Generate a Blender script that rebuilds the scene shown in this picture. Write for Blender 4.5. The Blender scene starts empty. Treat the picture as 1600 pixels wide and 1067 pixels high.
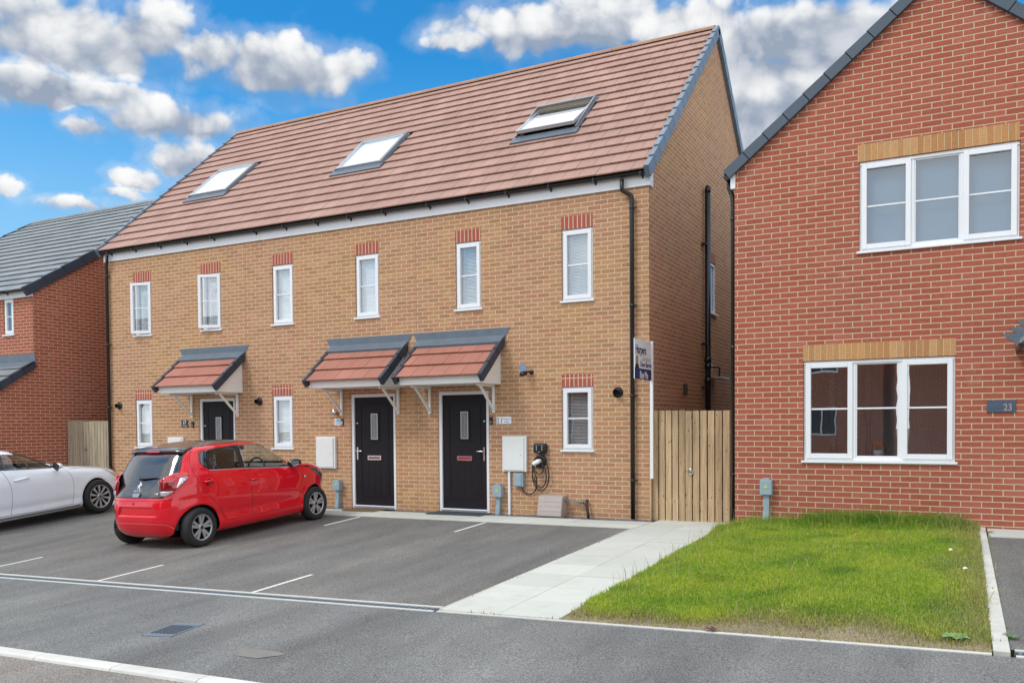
import bpy, bmesh, math, random
import numpy as np
from mathutils import Vector, Matrix
R = math.radians
random.seed(7)
rng = np.random.default_rng(7)
S = bpy.context.scene
COL = S.collection

# ------------------------------------------------------------------ mesh builder
class MB:
    def __init__(s):
        s.v = []; s.f = []; s.m = []; s.sm = []
    def add(s, vs, fs, mi=0, smooth=False):
        o = len(s.v)
        s.v += [tuple(map(float, p)) for p in vs]
        for f in fs:
            s.f.append([o + i for i in f]); s.m.append(mi); s.sm.append(smooth)
        return s
    def box(s, x0, x1, y0, y1, z0, z1, mi=0):
        return s.add([(x0,y0,z0),(x1,y0,z0),(x1,y1,z0),(x0,y1,z0),(x0,y0,z1),(x1,y0,z1),(x1,y1,z1),(x0,y1,z1)],
                     [(3,2,1,0),(4,5,6,7),(0,1,5,4),(1,2,6,5),(2,3,7,6),(3,0,4,7)], mi)
    def obox(s, c, ax, ay, az, mi=0):
        c, ax, ay, az = map(Vector, (c, ax, ay, az))
        vs = [c + sx*ax + sy*ay + sz*az for sz in (-1,1) for sx, sy in ((-1,-1),(1,-1),(1,1),(-1,1))]
        return s.add(vs, [(3,2,1,0),(4,5,6,7),(0,1,5,4),(1,2,6,5),(2,3,7,6),(3,0,4,7)], mi)
    def quad(s, *p, mi=0):
        return s.add(p, [tuple(range(len(p)))], mi)
    def prism(s, poly, fn, a, b, mi=0):
        n = len(poly)
        vs = [fn(p, a) for p in poly] + [fn(p, b) for p in poly]
        fs = [tuple(range(n))[::-1], tuple(range(n, 2*n))] + [(i, (i+1)%n, n+(i+1)%n, n+i) for i in range(n)]
        return s.add(vs, fs, mi)
    def tube(s, pts, r, n=10, mi=0, cap=True):
        pts = [Vector(p) for p in pts]; rr = r if isinstance(r, (list, tuple)) else [r]*len(pts)
        vs = []; up = Vector((0.31,0.17,0.93))
        for i, p in enumerate(pts):
            d = (pts[min(i+1,len(pts)-1)] - pts[max(i-1,0)]).normalized()
            a = d.cross(up)
            if a.length < .05: a = d.cross(Vector((1,0,0)))
            a.normalize(); b = d.cross(a)
            vs += [p + rr[i]*(math.cos(2*math.pi*k/n)*a + math.sin(2*math.pi*k/n)*b) for k in range(n)]
        fs = [(i*n+k, i*n+(k+1)%n, (i+1)*n+(k+1)%n, (i+1)*n+k) for i in range(len(pts)-1) for k in range(n)]
        s.add(vs, fs, mi, True)
        if cap:
            o = len(s.v) - len(vs)
            s.f.append([o+k for k in range(n)][::-1]); s.m.append(mi); s.sm.append(False)
            s.f.append([o+(len(pts)-1)*n+k for k in range(n)]); s.m.append(mi); s.sm.append(False)
        return s
    def lathe(s, prof, c, axis, n=24, mi=0, smooth=True):
        # prof: (radius, along); axis unit vector
        axis = Vector(axis).normalized(); c = Vector(c)
        a = axis.orthogonal().normalized(); b = axis.cross(a)
        vs = [c + axis*h + r*(math.cos(2*math.pi*k/n)*a + math.sin(2*math.pi*k/n)*b) for r, h in prof for k in range(n)]
        fs = [(i*n+k, i*n+(k+1)%n, (i+1)*n+(k+1)%n, (i+1)*n+k) for i in range(len(prof)-1) for k in range(n)]
        return s.add(vs, fs, mi, smooth)
    def ball(s, c, r, n=12, mi=0):
        m = n//2
        prof = [(max(1e-4, r*math.sin(math.pi*i/m)), -r*math.cos(math.pi*i/m)) for i in range(m+1)]
        return s.lathe(prof, c, (0,0,1), n, mi)

ORG = {}
def link(name, me, parent=None, org=(0,0,0)):
    o = bpy.data.objects.new(name, me); COL.objects.link(o)
    if parent is not None:
        o.parent = parent; ORG[o] = ORG[parent]
    else:
        o.location = org; ORG[o] = Vector(org)
    return o
def build(name, mb, mats, parent=None, bevel=0, org=None, smooth=None):
    if not isinstance(mats, (list, tuple)): mats = [mats]
    if org is None:
        if parent is not None: org = ORG[parent]
        else:
            a = np.array(mb.v); org = Vector(((a[:,0].min()+a[:,0].max())/2, (a[:,1].min()+a[:,1].max())/2, a[:,2].min()))
    org = Vector(org)
    me = bpy.data.meshes.new(name)
    me.from_pydata([tuple(Vector(v)-org) for v in mb.v], [], mb.f)
    for m in mats: me.materials.append(m)
    me.polygons.foreach_set('material_index', mb.m)
    me.polygons.foreach_set('use_smooth', [bool(smooth) if smooth is not None else x for x in mb.sm])
    bm = bmesh.new(); bm.from_mesh(me)
    bmesh.ops.recalc_face_normals(bm, faces=bm.faces[:])
    if bevel:
        es = [e for e in bm.edges if len(e.link_faces) == 2 and e.calc_face_angle(0) > .6]
        bmesh.ops.bevel(bm, geom=es, offset=bevel, segments=2, profile=.6, affect='EDGES', clamp_overlap=True)
    bm.to_mesh(me); bm.free()
    return link(name, me, parent, org if parent is None else (0,0,0))
def tag(o, label, cat, group=None):
    o['label'] = label; o['category'] = cat
    if group: o['group'] = group
    return o
def thing(name, loc, label, cat, group=None):
    o = bpy.data.objects.new(name, None); COL.objects.link(o); o.location = loc; ORG[o] = Vector(loc)
    o.empty_display_size = .2
    return tag(o, label, cat, group)
def struct(name, mb, mats, kind='structure', **k):
    o = build(name, mb, mats, org=(0,0,0), **k); o['kind'] = kind
    return o
def text_part(name, body, size, pos, xdir, zdir, mat, parent, extrude=.002, align='LEFT', squeeze=1.0, bold=.012):
    cu = bpy.data.curves.new(name, 'FONT'); cu.body = body; cu.size = size; cu.extrude = extrude; cu.offset = size*bold
    cu.align_x = align; cu.align_y = 'BOTTOM_BASELINE'; cu.resolution_u = 3
    t = bpy.data.objects.new(name, cu); COL.objects.link(t)
    bpy.context.view_layer.update()
    me = bpy.data.meshes.new_from_object(t.evaluated_get(bpy.context.evaluated_depsgraph_get()))
    bpy.data.objects.remove(t)
    xd = Vector(xdir).normalized(); zd = Vector(zdir).normalized(); nd = xd.cross(zd)
    p = Vector(pos) - ORG[parent]
    for v in me.vertices:
        c = v.co; v.co = p + xd*c.x*squeeze + zd*c.y + nd*c.z
    me.materials.clear(); me.materials.append(mat); me.name = name
    return link(name, me, parent)

# ------------------------------------------------------------------ node helpers
class NT:
    def __init__(s, nt): s.t = nt; s.n = nt.nodes; s.l = nt.links
    def node(s, typ, **kw):
        n = s.n.new(typ)
        for k, v in kw.items(): setattr(n, k, v)
        return n
    def put(s, sock, val):
        if isinstance(val, bpy.types.NodeSocket): s.l.new(val, sock)
        elif isinstance(val, bpy.types.Node): s.l.new(val.outputs[0], sock)
        elif isinstance(val, (tuple, list)):
            sock.default_value = tuple(val) + (1,) if (len(val) == 3 and sock.type == 'RGBA') else val
        else: sock.default_value = val
    def math(s, op, a, b=0.0, c=None, clamp=False):
        n = s.node('ShaderNodeMath', operation=op, use_clamp=clamp)
        s.put(n.inputs[0], a); s.put(n.inputs[1], b)
        if c is not None: s.put(n.inputs[2], c)
        return n.outputs[0]
    def vmath(s, op, a, b=None):
        n = s.node('ShaderNodeVectorMath', operation=op)
        s.put(n.inputs[0], a)
        if b is not None: s.put(n.inputs['Scale'] if op == 'SCALE' else n.inputs[1], b)
        return n.outputs['Value' if op in ('LENGTH','DOT_PRODUCT') else 'Vector']
    def mix(s, f, a, b, blend='MIX'):
        n = s.node('ShaderNodeMix', data_type='RGBA', blend_type=blend)
        s.put(n.inputs[0], f); s.put(n.inputs[6], a); s.put(n.inputs[7], b)
        return n.outputs[2]
    def noise(s, vec, scale, detail=3, rough=.55, dims='3D', dist=0.0):
        n = s.node('ShaderNodeTexNoise', noise_dimensions=dims)
        if vec is not None: s.put(n.inputs['Vector'], vec)
        n.inputs['Scale'].default_value = scale; n.inputs['Detail'].default_value = detail
        n.inputs['Roughness'].default_value = rough; n.inputs['Distortion'].default_value = dist
        return n.outputs['Fac']
    def ramp(s, f, stops, interp='LINEAR'):
        n = s.node('ShaderNodeValToRGB'); cr = n.color_ramp; cr.interpolation = interp
        while len(cr.elements) < len(stops): cr.elements.new(.5)
        for e, (p, c) in zip(cr.elements, stops):
            e.position = p; e.color = (c if isinstance(c, (tuple, list)) else (c,c,c)) + (1,) if not isinstance(c, (tuple, list)) or len(c) == 3 else c
        s.put(n.inputs[0], f)
        return n.outputs[0]
    def sstep(s, a, b, x):
        n = s.node('ShaderNodeMapRange', interpolation_type='SMOOTHSTEP')
        s.put(n.inputs[0], x); s.put(n.inputs[1], a); s.put(n.inputs[2], b)
        return n.outputs[0]
    def bump(s, h, dist, strength=1.0):
        n = s.node('ShaderNodeBump'); n.inputs['Strength'].default_value = strength; n.inputs['Distance'].default_value = dist
        s.put(n.inputs['Height'], h); return n.outputs[0]

def newmat(name):
    m = bpy.data.materials.new(name); m.use_nodes = True
    t = NT(m.node_tree); b = m.node_tree.nodes['Principled BSDF']
    return m, t, b
def simple(name, col, rough=.5, metal=0, var=.08, scale=8, coat=0, spec=.5, bumpd=0, island=0):
    m, t, b = newmat(name)
    pos = t.node('ShaderNodeNewGeometry')
    n = t.noise(pos.outputs['Position'], scale, 4)
    c = t.mix(n, tuple(x*(1-var) for x in col), tuple(min(1, x*(1+var)) for x in col))
    if island:
        k = t.math('MULTIPLY_ADD', pos.outputs['Random Per Island'], 2*island, 1-island)
        c = t.mix(1.0, c, k, 'MULTIPLY')
    t.put(b.inputs['Base Color'], c)
    rn = t.math('MULTIPLY_ADD', n, .15, rough-.075)
    t.put(b.inputs['Roughness'], rn); b.inputs['Metallic'].default_value = metal
    b.inputs['Specular IOR Level'].default_value = spec
    b.inputs['Coat Weight'].default_value = coat
    if bumpd:
        t.put(b.inputs['Normal'], t.bump(t.noise(pos.outputs['Position'], scale*6, 4), bumpd))
    return m

def brick_mat(name, cols, mortar, patch, bw=.232, bh=.075, joint=.0070, soldier=False, org=(0,0), stain=.25):
    m, t, b = newmat(name)
    g = t.node('ShaderNodeNewGeometry')
    sp = t.node('ShaderNodeSeparateXYZ'); t.put(sp.inputs[0], g.outputs['Position'])
    sn = t.node('ShaderNodeSeparateXYZ'); t.put(sn.inputs[0], g.outputs['True Normal'])
    side = t.math('GREATER_THAN', t.math('ABSOLUTE', sn.outputs[0]), .6)
    mu = t.node('ShaderNodeMix', data_type='FLOAT'); t.put(mu.inputs[0], side); t.put(mu.inputs[2], sp.outputs[0]); t.put(mu.inputs[3], sp.outputs[1])
    pert = t.math('MULTIPLY', t.math('SUBTRACT', t.noise(g.outputs['Position'], 9, 2), .5), .006)
    u = t.math('ADD', t.math('SUBTRACT', mu.outputs[0], org[0]), pert); v = t.math('ADD', t.math('SUBTRACT', sp.outputs[2], org[1]), pert)
    vv = t.math('DIVIDE', v, bh); row = t.math('FLOOR', vv)
    uu = t.math('DIVIDE', u, bw)
    if not soldier: uu = t.math('ADD', uu, t.math('MULTIPLY', t.math('FLOORED_MODULO', row, 2.0), .5))
    colm = t.math('FLOOR', uu)
    fu = t.math('FRACT', uu); fv = t.math('FRACT', vv)
    du = t.math('MULTIPLY', t.math('MINIMUM', fu, t.math('SUBTRACT', 1.0, fu)), bw)
    dv = t.math('MULTIPLY', t.math('MINIMUM', fv, t.math('SUBTRACT', 1.0, fv)), bh)
    d = t.math('MINIMUM', du, dv)
    rag = t.math('MULTIPLY', t.math('SUBTRACT', t.noise(g.outputs['Position'], 60, 3), .5), .0045)
    mask = t.sstep(joint-.0014, joint+.0012, t.math('ADD', d, rag))
    cv = t.node('ShaderNodeCombineXYZ'); t.put(cv.inputs[0], colm); t.put(cv.inputs[1], row); t.put(cv.inputs[2], side)
    wn = t.node('ShaderNodeTexWhiteNoise', noise_dimensions='3D'); t.put(wn.inputs['Vector'], cv)
    k = len(cols)
    bc = t.ramp(wn.outputs['Value'], [(i/(k-1), c) for i, c in enumerate(cols)])
    big = t.sstep(.40, .64, t.noise(g.outputs['Position'], .55, 4))
    bc = t.mix(t.math('MULTIPLY', big, .75), bc, t.mix(1.0, bc, patch, 'MULTIPLY'))
    # drag marks and flecks inside each brick
    st = t.node('ShaderNodeMapping'); t.put(st.inputs['Vector'], g.outputs['Position']); st.inputs['Scale'].default_value = (18, 18, 70)
    fine = t.noise(st.outputs[0], 1.0, 4, .65)
    bc = t.mix(1.0, bc, t.ramp(fine, [(.2, .72), (.8, 1.25)]), 'MULTIPLY')
    fleck = t.sstep(.68, .78, t.noise(g.outputs['Position'], 26, 4, .7))
    bc = t.mix(t.math('MULTIPLY', fleck, .30), bc, mortar)
    eff = t.sstep(.62, .80, t.noise(g.outputs['Position'], 2.2, 5, .65))
    bc = t.mix(t.math('MULTIPLY', eff, stain), bc, tuple(min(1, x*1.0+.05) for x in mortar))
    mc = t.mix(t.noise(g.outputs['Position'], 14, 3), tuple(x*.84 for x in mortar), tuple(min(1, x*1.1) for x in mortar))
    t.put(b.inputs['Base Color'], t.mix(mask, mc, bc))
    b.inputs['Roughness'].default_value = .9; b.inputs['Specular IOR Level'].default_value = .25
    h = t.math('ADD', mask, t.math('MULTIPLY', fine, .35))
    t.put(b.inputs['Normal'], t.bump(h, .006, .8))
    return m

def tile_mat(name, c0, c1, moss=.25):
    m, t, b = newmat(name)
    g = t.node('ShaderNodeNewGeometry')
    c = t.mix(g.outputs['Random Per Island'], c0, c1)
    n = t.noise(g.outputs['Position'], 1.1, 5, .6)
    sp = t.node('ShaderNodeMapping'); t.put(sp.inputs['Vector'], g.outputs['Position']); sp.inputs['Scale'].default_value = (7, 1.2, 1.2)
    streak = t.sstep(.55, .8, t.noise(sp.outputs[0], 1.0, 4))
    c = t.mix(1.0, c, t.ramp(n, [(.3, .86), (.7, 1.1)]), 'MULTIPLY')
    c = t.mix(t.math('MULTIPLY', streak, moss), c, tuple(x*.55 for x in c0))
    fine = t.noise(g.outputs['Position'], 120, 3, .7)
    c = t.mix(1.0, c, t.ramp(fine, [(.25, .88), (.75, 1.1)]), 'MULTIPLY')
    t.put(b.inputs['Base Color'], c); b.inputs['Roughness'].default_value = .72
    b.inputs['Specular IOR Level'].default_value = .35
    t.put(b.inputs['Normal'], t.bump(fine, .002, .6))
    return m

def glass_mat(name, tint=(.92,.95,.95), ior=1.5, base=.04, top=.9, rough=0.0):
    m = bpy.data.materials.new(name); m.use_nodes = True
    t = NT(m.node_tree); m.node_tree.nodes.clear()
    out = t.node('ShaderNodeOutputMaterial'); mx = t.node('ShaderNodeMixShader')
    tr = t.node('ShaderNodeBsdfTransparent'); gl = t.node('ShaderNodeBsdfGlossy')
    tr.inputs[0].default_value = tint + (1,); gl.inputs['Roughness'].default_value = rough
    gl.inputs[0].default_value = (.92,.96,1,1)
    fr = t.node('ShaderNodeFresnel'); g = t.node('ShaderNodeNewGeometry')
    t.put(fr.inputs[0], t.math('MULTIPLY_ADD', g.outputs['Backfacing'], 1/ior-ior, ior))   # thin sheet: same both ways
    # slightly wavy float glass
    bp = t.bump(t.noise(g.outputs['Position'], 2.5, 1), .004, .15); t.put(gl.inputs['Normal'], bp)
    f = t.math('MULTIPLY_ADD', fr.outputs[0], top, base, clamp=True)
    t.put(mx.inputs[0], f); t.l.new(tr.outputs[0], mx.inputs[1]); t.l.new(gl.outputs[0], mx.inputs[2])
    t.l.new(mx.outputs[0], out.inputs[0])
    return m

def asphalt_mat(name, base, light, patch=.3):
    m, t, b = newmat(name)
    g = t.node('ShaderNodeNewGeometry'); P = g.outputs['Position']
    fine = t.noise(P, 80, 4, .85); mid = t.noise(P, 45, 3, .6); big = t.noise(P, .55, 5, .6)
    mp = t.node('ShaderNodeMapping'); t.put(mp.inputs['Vector'], P); mp.inputs['Scale'].default_value = (1.4, .28, 1)
    drag = t.noise(mp.outputs[0], 1.1, 5, .6)
    c = t.mix(t.sstep(.38, .62, fine), tuple(x*.40 for x in base), tuple(x*1.62 for x in base))
    c = t.mix(t.math('MULTIPLY', t.sstep(.40, .66, big), .75), c, t.mix(1.0, c, light, 'MULTIPLY'))
    c = t.mix(1.0, c, t.ramp(drag, [(.3, 1-patch), (.7, 1+patch*.55)]), 'MULTIPLY')
    sk = t.math('MULTIPLY', t.sstep(.67, .70, t.noise(P, 90, 2, .8)), .5)
    c = t.mix(sk, c, tuple(min(1, x*2.6) for x in base))
    spot = t.sstep(.74, .78, t.noise(P, 6.5, 2, .5))
    c = t.mix(t.math('MULTIPLY', spot, .22), c, tuple(x*.45 for x in base))
    t.put(b.inputs['Base Color'], c); t.put(b.inputs['Roughness'], t.math('MULTIPLY_ADD', mid, .2, .72))
    b.inputs['Specular IOR Level'].default_value = .3
    t.put(b.inputs['Normal'], t.bump(t.math('ADD', fine, t.math('MULTIPLY', mid, .7)), .006, .7))
    return m

def paint_mat(name, col, inner=(.03,.03,.032), flake=0.0, rough=.28, spec=.5):
    m, t, b = newmat(name)
    g = t.node('ShaderNodeNewGeometry')
    n = t.noise(g.outputs['Position'], 3, 3)
    c = t.mix(n, tuple(x*.94 for x in col), tuple(min(1, x*1.05) for x in col))
    t.put(b.inputs['Base Color'], t.mix(g.outputs['Backfacing'], c, inner))
    b.inputs['Roughness'].default_value = rough; b.inputs['Metallic'].default_value = flake; b.inputs['Specular IOR Level'].default_value = spec
    t.put(b.inputs['Coat Weight'], t.math('SUBTRACT', 1.0, g.outputs['Backfacing'])); b.inputs['Coat Roughness'].default_value = .02
    return m

M = {}
BUFF = [(.355,.188,.107), (.40,.213,.118), (.445,.24,.132), (.42,.20,.124), (.475,.264,.148), (.385,.18,.112)]
M['buff'] = brick_mat('buff_brick', BUFF, (.65,.53,.345), (1.05,1.10,.88), joint=.0063, stain=.34)
M['buff_lintel'] = brick_mat('buff_soldier_brick', BUFF, (.50,.40,.24), (1.1,1.05,.8), bw=.0775, bh=.4, joint=.0048, soldier=True, org=(0,4.75))
REDB = [(.325,.087,.054), (.36,.098,.060), (.385,.108,.068), (.345,.090,.060), (.41,.130,.088)]
M['red'] = brick_mat('red_brick', REDB, (.56,.44,.285), (.95,1.03,1.08), joint=.0063, stain=.36)
M['red_lintel'] = brick_mat('red_soldier_brick', [(.34,.085,.062), (.40,.11,.08), (.36,.095,.07)], (.66,.50,.36), (1,1,1), bw=.0775, bh=.4, joint=.0078, soldier=True, org=(.012,4.7), stain=.1)
M['roof_red'] = tile_mat('brown_red_concrete_tile', (.345,.205,.162), (.385,.236,.19))
M['roof_canopy'] = tile_mat('terracotta_tile', (.345,.145,.105), (.385,.165,.12), .1)
M['roof_grey'] = tile_mat('grey_concrete_tile', (.20,.225,.235), (.245,.27,.28), .15)
M['ridge'] = simple('ridge_tile', (.36,.20,.13), .8, var=.2, scale=5, island=.12)
M['verge'] = simple('dry_verge_plastic', (.14,.185,.235), .45, var=.1, island=.1)
M['verge_right'] = simple('slate_verge_plastic', (.055,.08,.11), .45, var=.1, island=.06)
M['verge_dark'] = simple('dark_verge_plastic', (.028,.04,.062), .45, var=.1, island=.1)
M['lead'] = simple('lead_flashing', (.105,.135,.17), .5, var=.3, scale=6, bumpd=.003)
M['black'] = simple('black_upvc', (.012,.012,.014), .35, var=.2)
M['white'] = simple('white_upvc', (.76,.78,.80), .35, var=.03)
M['cream'] = simple('cream_white_paint', (.78,.78,.74), .45, var=.05)
M['door'] = simple('dark_woodgrain_door', (.013,.011,.014), .55, var=.35, scale=14, bumpd=.002, spec=.22)
M['chrome'] = simple('brushed_steel', (.62,.62,.63), .25, 1.0)
M['glass'] = glass_mat('window_glass', base=.20, top=1.0, ior=1.55)
M['glass_frost'] = simple('frosted_door_glass', (.19,.195,.185), .2, var=.5, scale=16)
M['glass_low'] = glass_mat('lower_window_glass', tint=(.85,.90,.92), base=.36, top=1.0, ior=1.55)
M['glass_blue'] = glass_mat('upper_window_glass', tint=(.80,.88,.93), base=.10, top=1.0, ior=1.6)
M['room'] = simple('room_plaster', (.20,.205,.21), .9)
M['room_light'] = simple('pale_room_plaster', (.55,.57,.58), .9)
M['blind'] = simple('blind_slats', (.80,.83,.84), .6, island=.08)
M['blind_grey'] = simple('grey_blind_fabric', (.085,.185,.265), .7)
M['blind_white'] = simple('white_blackout_blind', (.85,.87,.88), .6)
M['curtain'] = simple('dark_curtain', (.05,.05,.06), .9)
M['timber'] = None
M['render_white'] = simple('meter_box_grp', (.70,.72,.70), .45, var=.04)
M['grey_box'] = simple('grey_utility_plastic', (.27,.36,.41), .5, var=.1)
M['gas_box'] = simple('faded_brown_plastic', (.36,.31,.285), .6, var=.15, scale=12)
M['pine'] = simple('varnished_pine', (.42,.26,.10), .5)
M['alu'] = simple('grey_aluminium_cladding', (.27,.29,.31), .4, .6)
M['alu_light'] = simple('pale_aluminium_cladding', (.50,.53,.56), .35, .7)
M['tyre'] = simple('tyre_rubber', (.018,.018,.019), .8, var=.2, scale=40)
M['rim'] = simple('machined_alloy', (.40,.41,.43), .32, .45)
M['rim_dark'] = simple('dark_wheel_well', (.010,.010,.011), .8, spec=.1)
M['red_paint'] = paint_mat('red_car_paint', (.70,.004,.016), spec=.15)
M['white_paint'] = paint_mat('white_car_paint', (.80,.865,.94), rough=.3)
M['black_gloss'] = paint_mat('gloss_black', (.010,.011,.012), rough=.12)
M['car_glass'] = glass_mat('car_window_glass', tint=(.84,.90,.86), base=.05, top=.9)
M['car_dark_glass'] = glass_mat('privacy_glass', tint=(.16,.17,.17), base=.05, top=.9)
M['trim'] = simple('black_car_trim', (.014,.014,.015), .5)
M['seat'] = simple('car_seat_fabric', (.03,.03,.032), .9)
M['dash'] = simple('dashboard_plastic', (.10,.12,.12), .7)
M['lamp_red'] = paint_mat('red_lamp_lens', (.50,.006,.018), rough=.1)
M['lamp_deep'] = paint_mat('deep_red_lamp_lens', (.20,.002,.008), rough=.1)
M['lamp_clear'] = simple('clear_lamp_lens', (.62,.62,.66), .12, .5, coat=1)
M['lamp_smoke'] = simple('smoked_lamp_lens', (.14,.12,.13), .12, .3, coat=1)
M['pave'] = None
M['sign_white'] = simple('sign_board_white', (.80,.84,.86), .5, var=.02)
M['navy'] = simple('navy_ink', (.025,.03,.13), .5)
M['green_ink'] = simple('lime_ink', (.45,.60,.12), .5)
M['skin'] = simple('printed_skin_tone', (.55,.30,.20), .6)
M['hair'] = simple('printed_brown', (.16,.075,.04), .6)
M['slate'] = simple('slate_plaque', (.055,.085,.13), .5, var=.3, scale=20)
M['copper'] = simple('worn_numeral_paint', (.34,.29,.27), .5)
M['dark_ink'] = simple('dark_grey_ink', (.09,.12,.15), .6)
M['grey_ink'] = simple('pale_grey_ink', (.33,.40,.46), .6)
M['teal_ink'] = simple('pale_blue_print', (.42,.60,.68), .5)
M['white_ink'] = simple('white_ink', (.82,.83,.84), .5)
M['mat_brown'] = simple('coir_mat', (.16,.10,.055), .95, var=.3, scale=60, bumpd=.004)
M['mat_dark'] = simple('dark_rubber_mat', (.04,.05,.06), .8, var=.3, scale=60, bumpd=.004)
M['iron'] = simple('galvanised_cover', (.16,.21,.25), .55, .3, var=.25, scale=30)
M['slot'] = simple('drain_slot_black', (.045,.06,.075), .6, var=.2, scale=50)
M['paint_line'] = simple('bay_line_paint', (.66,.67,.62), .7, var=.15, scale=20)
M['concrete'] = simple('pale_concrete', (.54,.55,.51), .8, var=.16, scale=9, bumpd=.002)
M['flower'] = simple('red_petals', (.40,.02,.03), .6)
M['leaf'] = simple('pot_leaf', (.03,.10,.02), .6)
M['dust'] = simple('sandy_stain', (.195,.188,.168), .9, var=.2)

def timber_mat(name, c0, c1):
    m, t, b = newmat(name)
    g = t.node('ShaderNodeNewGeometry')
    mp = t.node('ShaderNodeMapping'); t.put(mp.inputs['Vector'], g.outputs['Position']); mp.inputs['Scale'].default_value = (26, 26, 1.6)
    off = t.vmath('SCALE', g.outputs['Position'], 1.0)
    ad = t.node('ShaderNodeCombineXYZ'); t.put(ad.inputs[2], t.math('MULTIPLY', g.outputs['Random Per Island'], 40.0))
    grain = t.noise(t.vmath('ADD', mp.outputs[0], ad.outputs[0]), 1.0, 4, .6, dist=.8)
    c = t.mix(g.outputs['Random Per Island'], c0, c1)
    c = t.mix(1.0, c, t.ramp(grain, [(.25, .60), (.75, 1.25)]), 'MULTIPLY')
    mk = t.node('ShaderNodeMapping'); t.put(mk.inputs['Vector'], g.outputs['Position']); mk.inputs['Scale'].default_value = (16, 4, 6.5)
    vk = t.node('ShaderNodeTexVoronoi'); t.put(vk.inputs['Vector'], mk.outputs[0]); vk.inputs['Scale'].default_value = 1.0
    kn = t.math('SUBTRACT', 1.0, t.sstep(.10, .17, vk.outputs['Distance']))
    c = t.mix(t.math('MULTIPLY', kn, .75), c, (.09,.045,.02))
    t.put(b.inputs['Base Color'], c); b.inputs['Roughness'].default_value = .8
    t.put(b.inputs['Normal'], t.bump(grain, .003, .6))
    return m
M['timber'] = timber_mat('treated_softwood', (.42,.295,.160), (.53,.385,.225))
M['timber_old'] = timber_mat('weathered_softwood', (.36,.30,.21), (.46,.39,.28))

def slab_mat():
    m, t, b = newmat('pale_paving_slab')
    g = t.node('ShaderNodeNewGeometry'); P = g.outputs['Position']
    c = t.mix(g.outputs['Random Per Island'], (.475,.495,.45), (.555,.575,.525))
    n = t.noise(P, 3.2, 6, .65)
    c = t.mix(t.math('MULTIPLY', t.sstep(.45, .75, n), .45), c, (.40,.42,.38))
    c = t.mix(1.0, c, t.ramp(t.noise(P, 70, 3, .7), [(.2, .90), (.8, 1.07)]), 'MULTIPLY')
    t.put(b.inputs['Base Color'], c); b.inputs['Roughness'].default_value = .85
    t.put(b.inputs['Normal'], t.bump(t.noise(P, 90, 3), .002, .5))
    return m
M['pave'] = slab_mat()
M['asphalt'] = asphalt_mat('driveway_asphalt', (.150,.150,.145), (1.30,1.26,1.18), .30)
M['asphalt2'] = asphalt_mat('footway_asphalt', (.155,.160,.158), (1.28,1.27,1.22), .28)
M['road'] = asphalt_mat('road_asphalt', (.215,.205,.19), (1.4,1.2,1.05), .2)
M['soil'] = asphalt_mat('lawn_soil', (.23,.19,.125), (1.1,1.15,.9), .3)
M['gravel_base'] = asphalt_mat('gravel_bed', (.10,.11,.125), (1.1,1.1,1.1), .3)
# ------------------------------------------------------------------ levels of the ground
def zd(x):
    x = max(-26, min(14, x)); return -.195 + .028*x
def zf(x):
    x = max(-26, min(3, x)); return -.02 + .006*x
YP, YD = -1.15, -6.43
def gz(x, y):
    if y <= YD: return zd(x) + .025*max(y - YD, -9)
    if y >= YP: return zf(x)
    t = (YP - y)/(YP - YD)
    return zf(x)*(1-t) + zd(x)*t
def sheet(x0, x1, y0, y1, nx, ny, fn, dz=0.0):
    mb = MB(); vs = []
    for j in range(ny+1):
        for i in range(nx+1):
            x = x0+(x1-x0)*i/nx; y = y0+(y1-y0)*j/ny; vs.append((x, y, fn(x, y)+dz))
    mb.add(vs, [(j*(nx+1)+i, j*(nx+1)+i+1, (j+1)*(nx+1)+i+1, (j+1)*(nx+1)+i) for j in range(ny) for i in range(nx)], 0, True)
    return mb
HS = .20   # ground level in front of the right-hand house at x = 4.6
def gl(x, y):   # lawn soil
    t = max(0, min(1, (-1.0 - y)/5.43))
    top = .115 + .028*(x-1.6)
    z = top*(1-t) + zd(x)*t
    k = max(0, min(1, (x-1.33)/.55)); k = k*k*(3-2*k)
    z = (gz(1.33, y)+.01)*(1-k) + z*k
    f = max(0, min(1, (y+6.42)/.7)); f = f*f*(3-2*f)
    return z + .045*math.sin(math.pi*t)*k + .012*math.sin(3.1*x+1)*math.sin(2.3*y)*f*k
def gr(x, y):   # drive of the right-hand house
    t = max(0, min(1, (-1.0 - y)/5.43))
    return (.19)*(1-t) + zd(x)*t
base = MB(); base.add([(-400,-400,-1.4),(400,-400,-1.4),(400,400,-1.4),(-400,400,-1.4)], [(0,1,2,3)])
struct('ground', base, M['soil'])
struct('driveway', sheet(-26, .09, -6.33, YP, 60, 24, gz), M['asphalt'])
struct('footway', sheet(-26, 14, -8.75, -6.52, 60, 8, gz), M['asphalt2'])
struct('road', sheet(-40, 40, -17, -8.87, 60, 8, lambda x, y: gz(x, -8.8) - .022), M['road'])
struct('side_driveway', sheet(4.69, 14, -6.33, -1.62, 20, 14, gr), M['asphalt'])
struct('verge_ground', sheet(-40, 40, -34, -17.0, 20, 6, lambda x, y: gz(x, -8.8)-.02), M['soil'])

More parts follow.
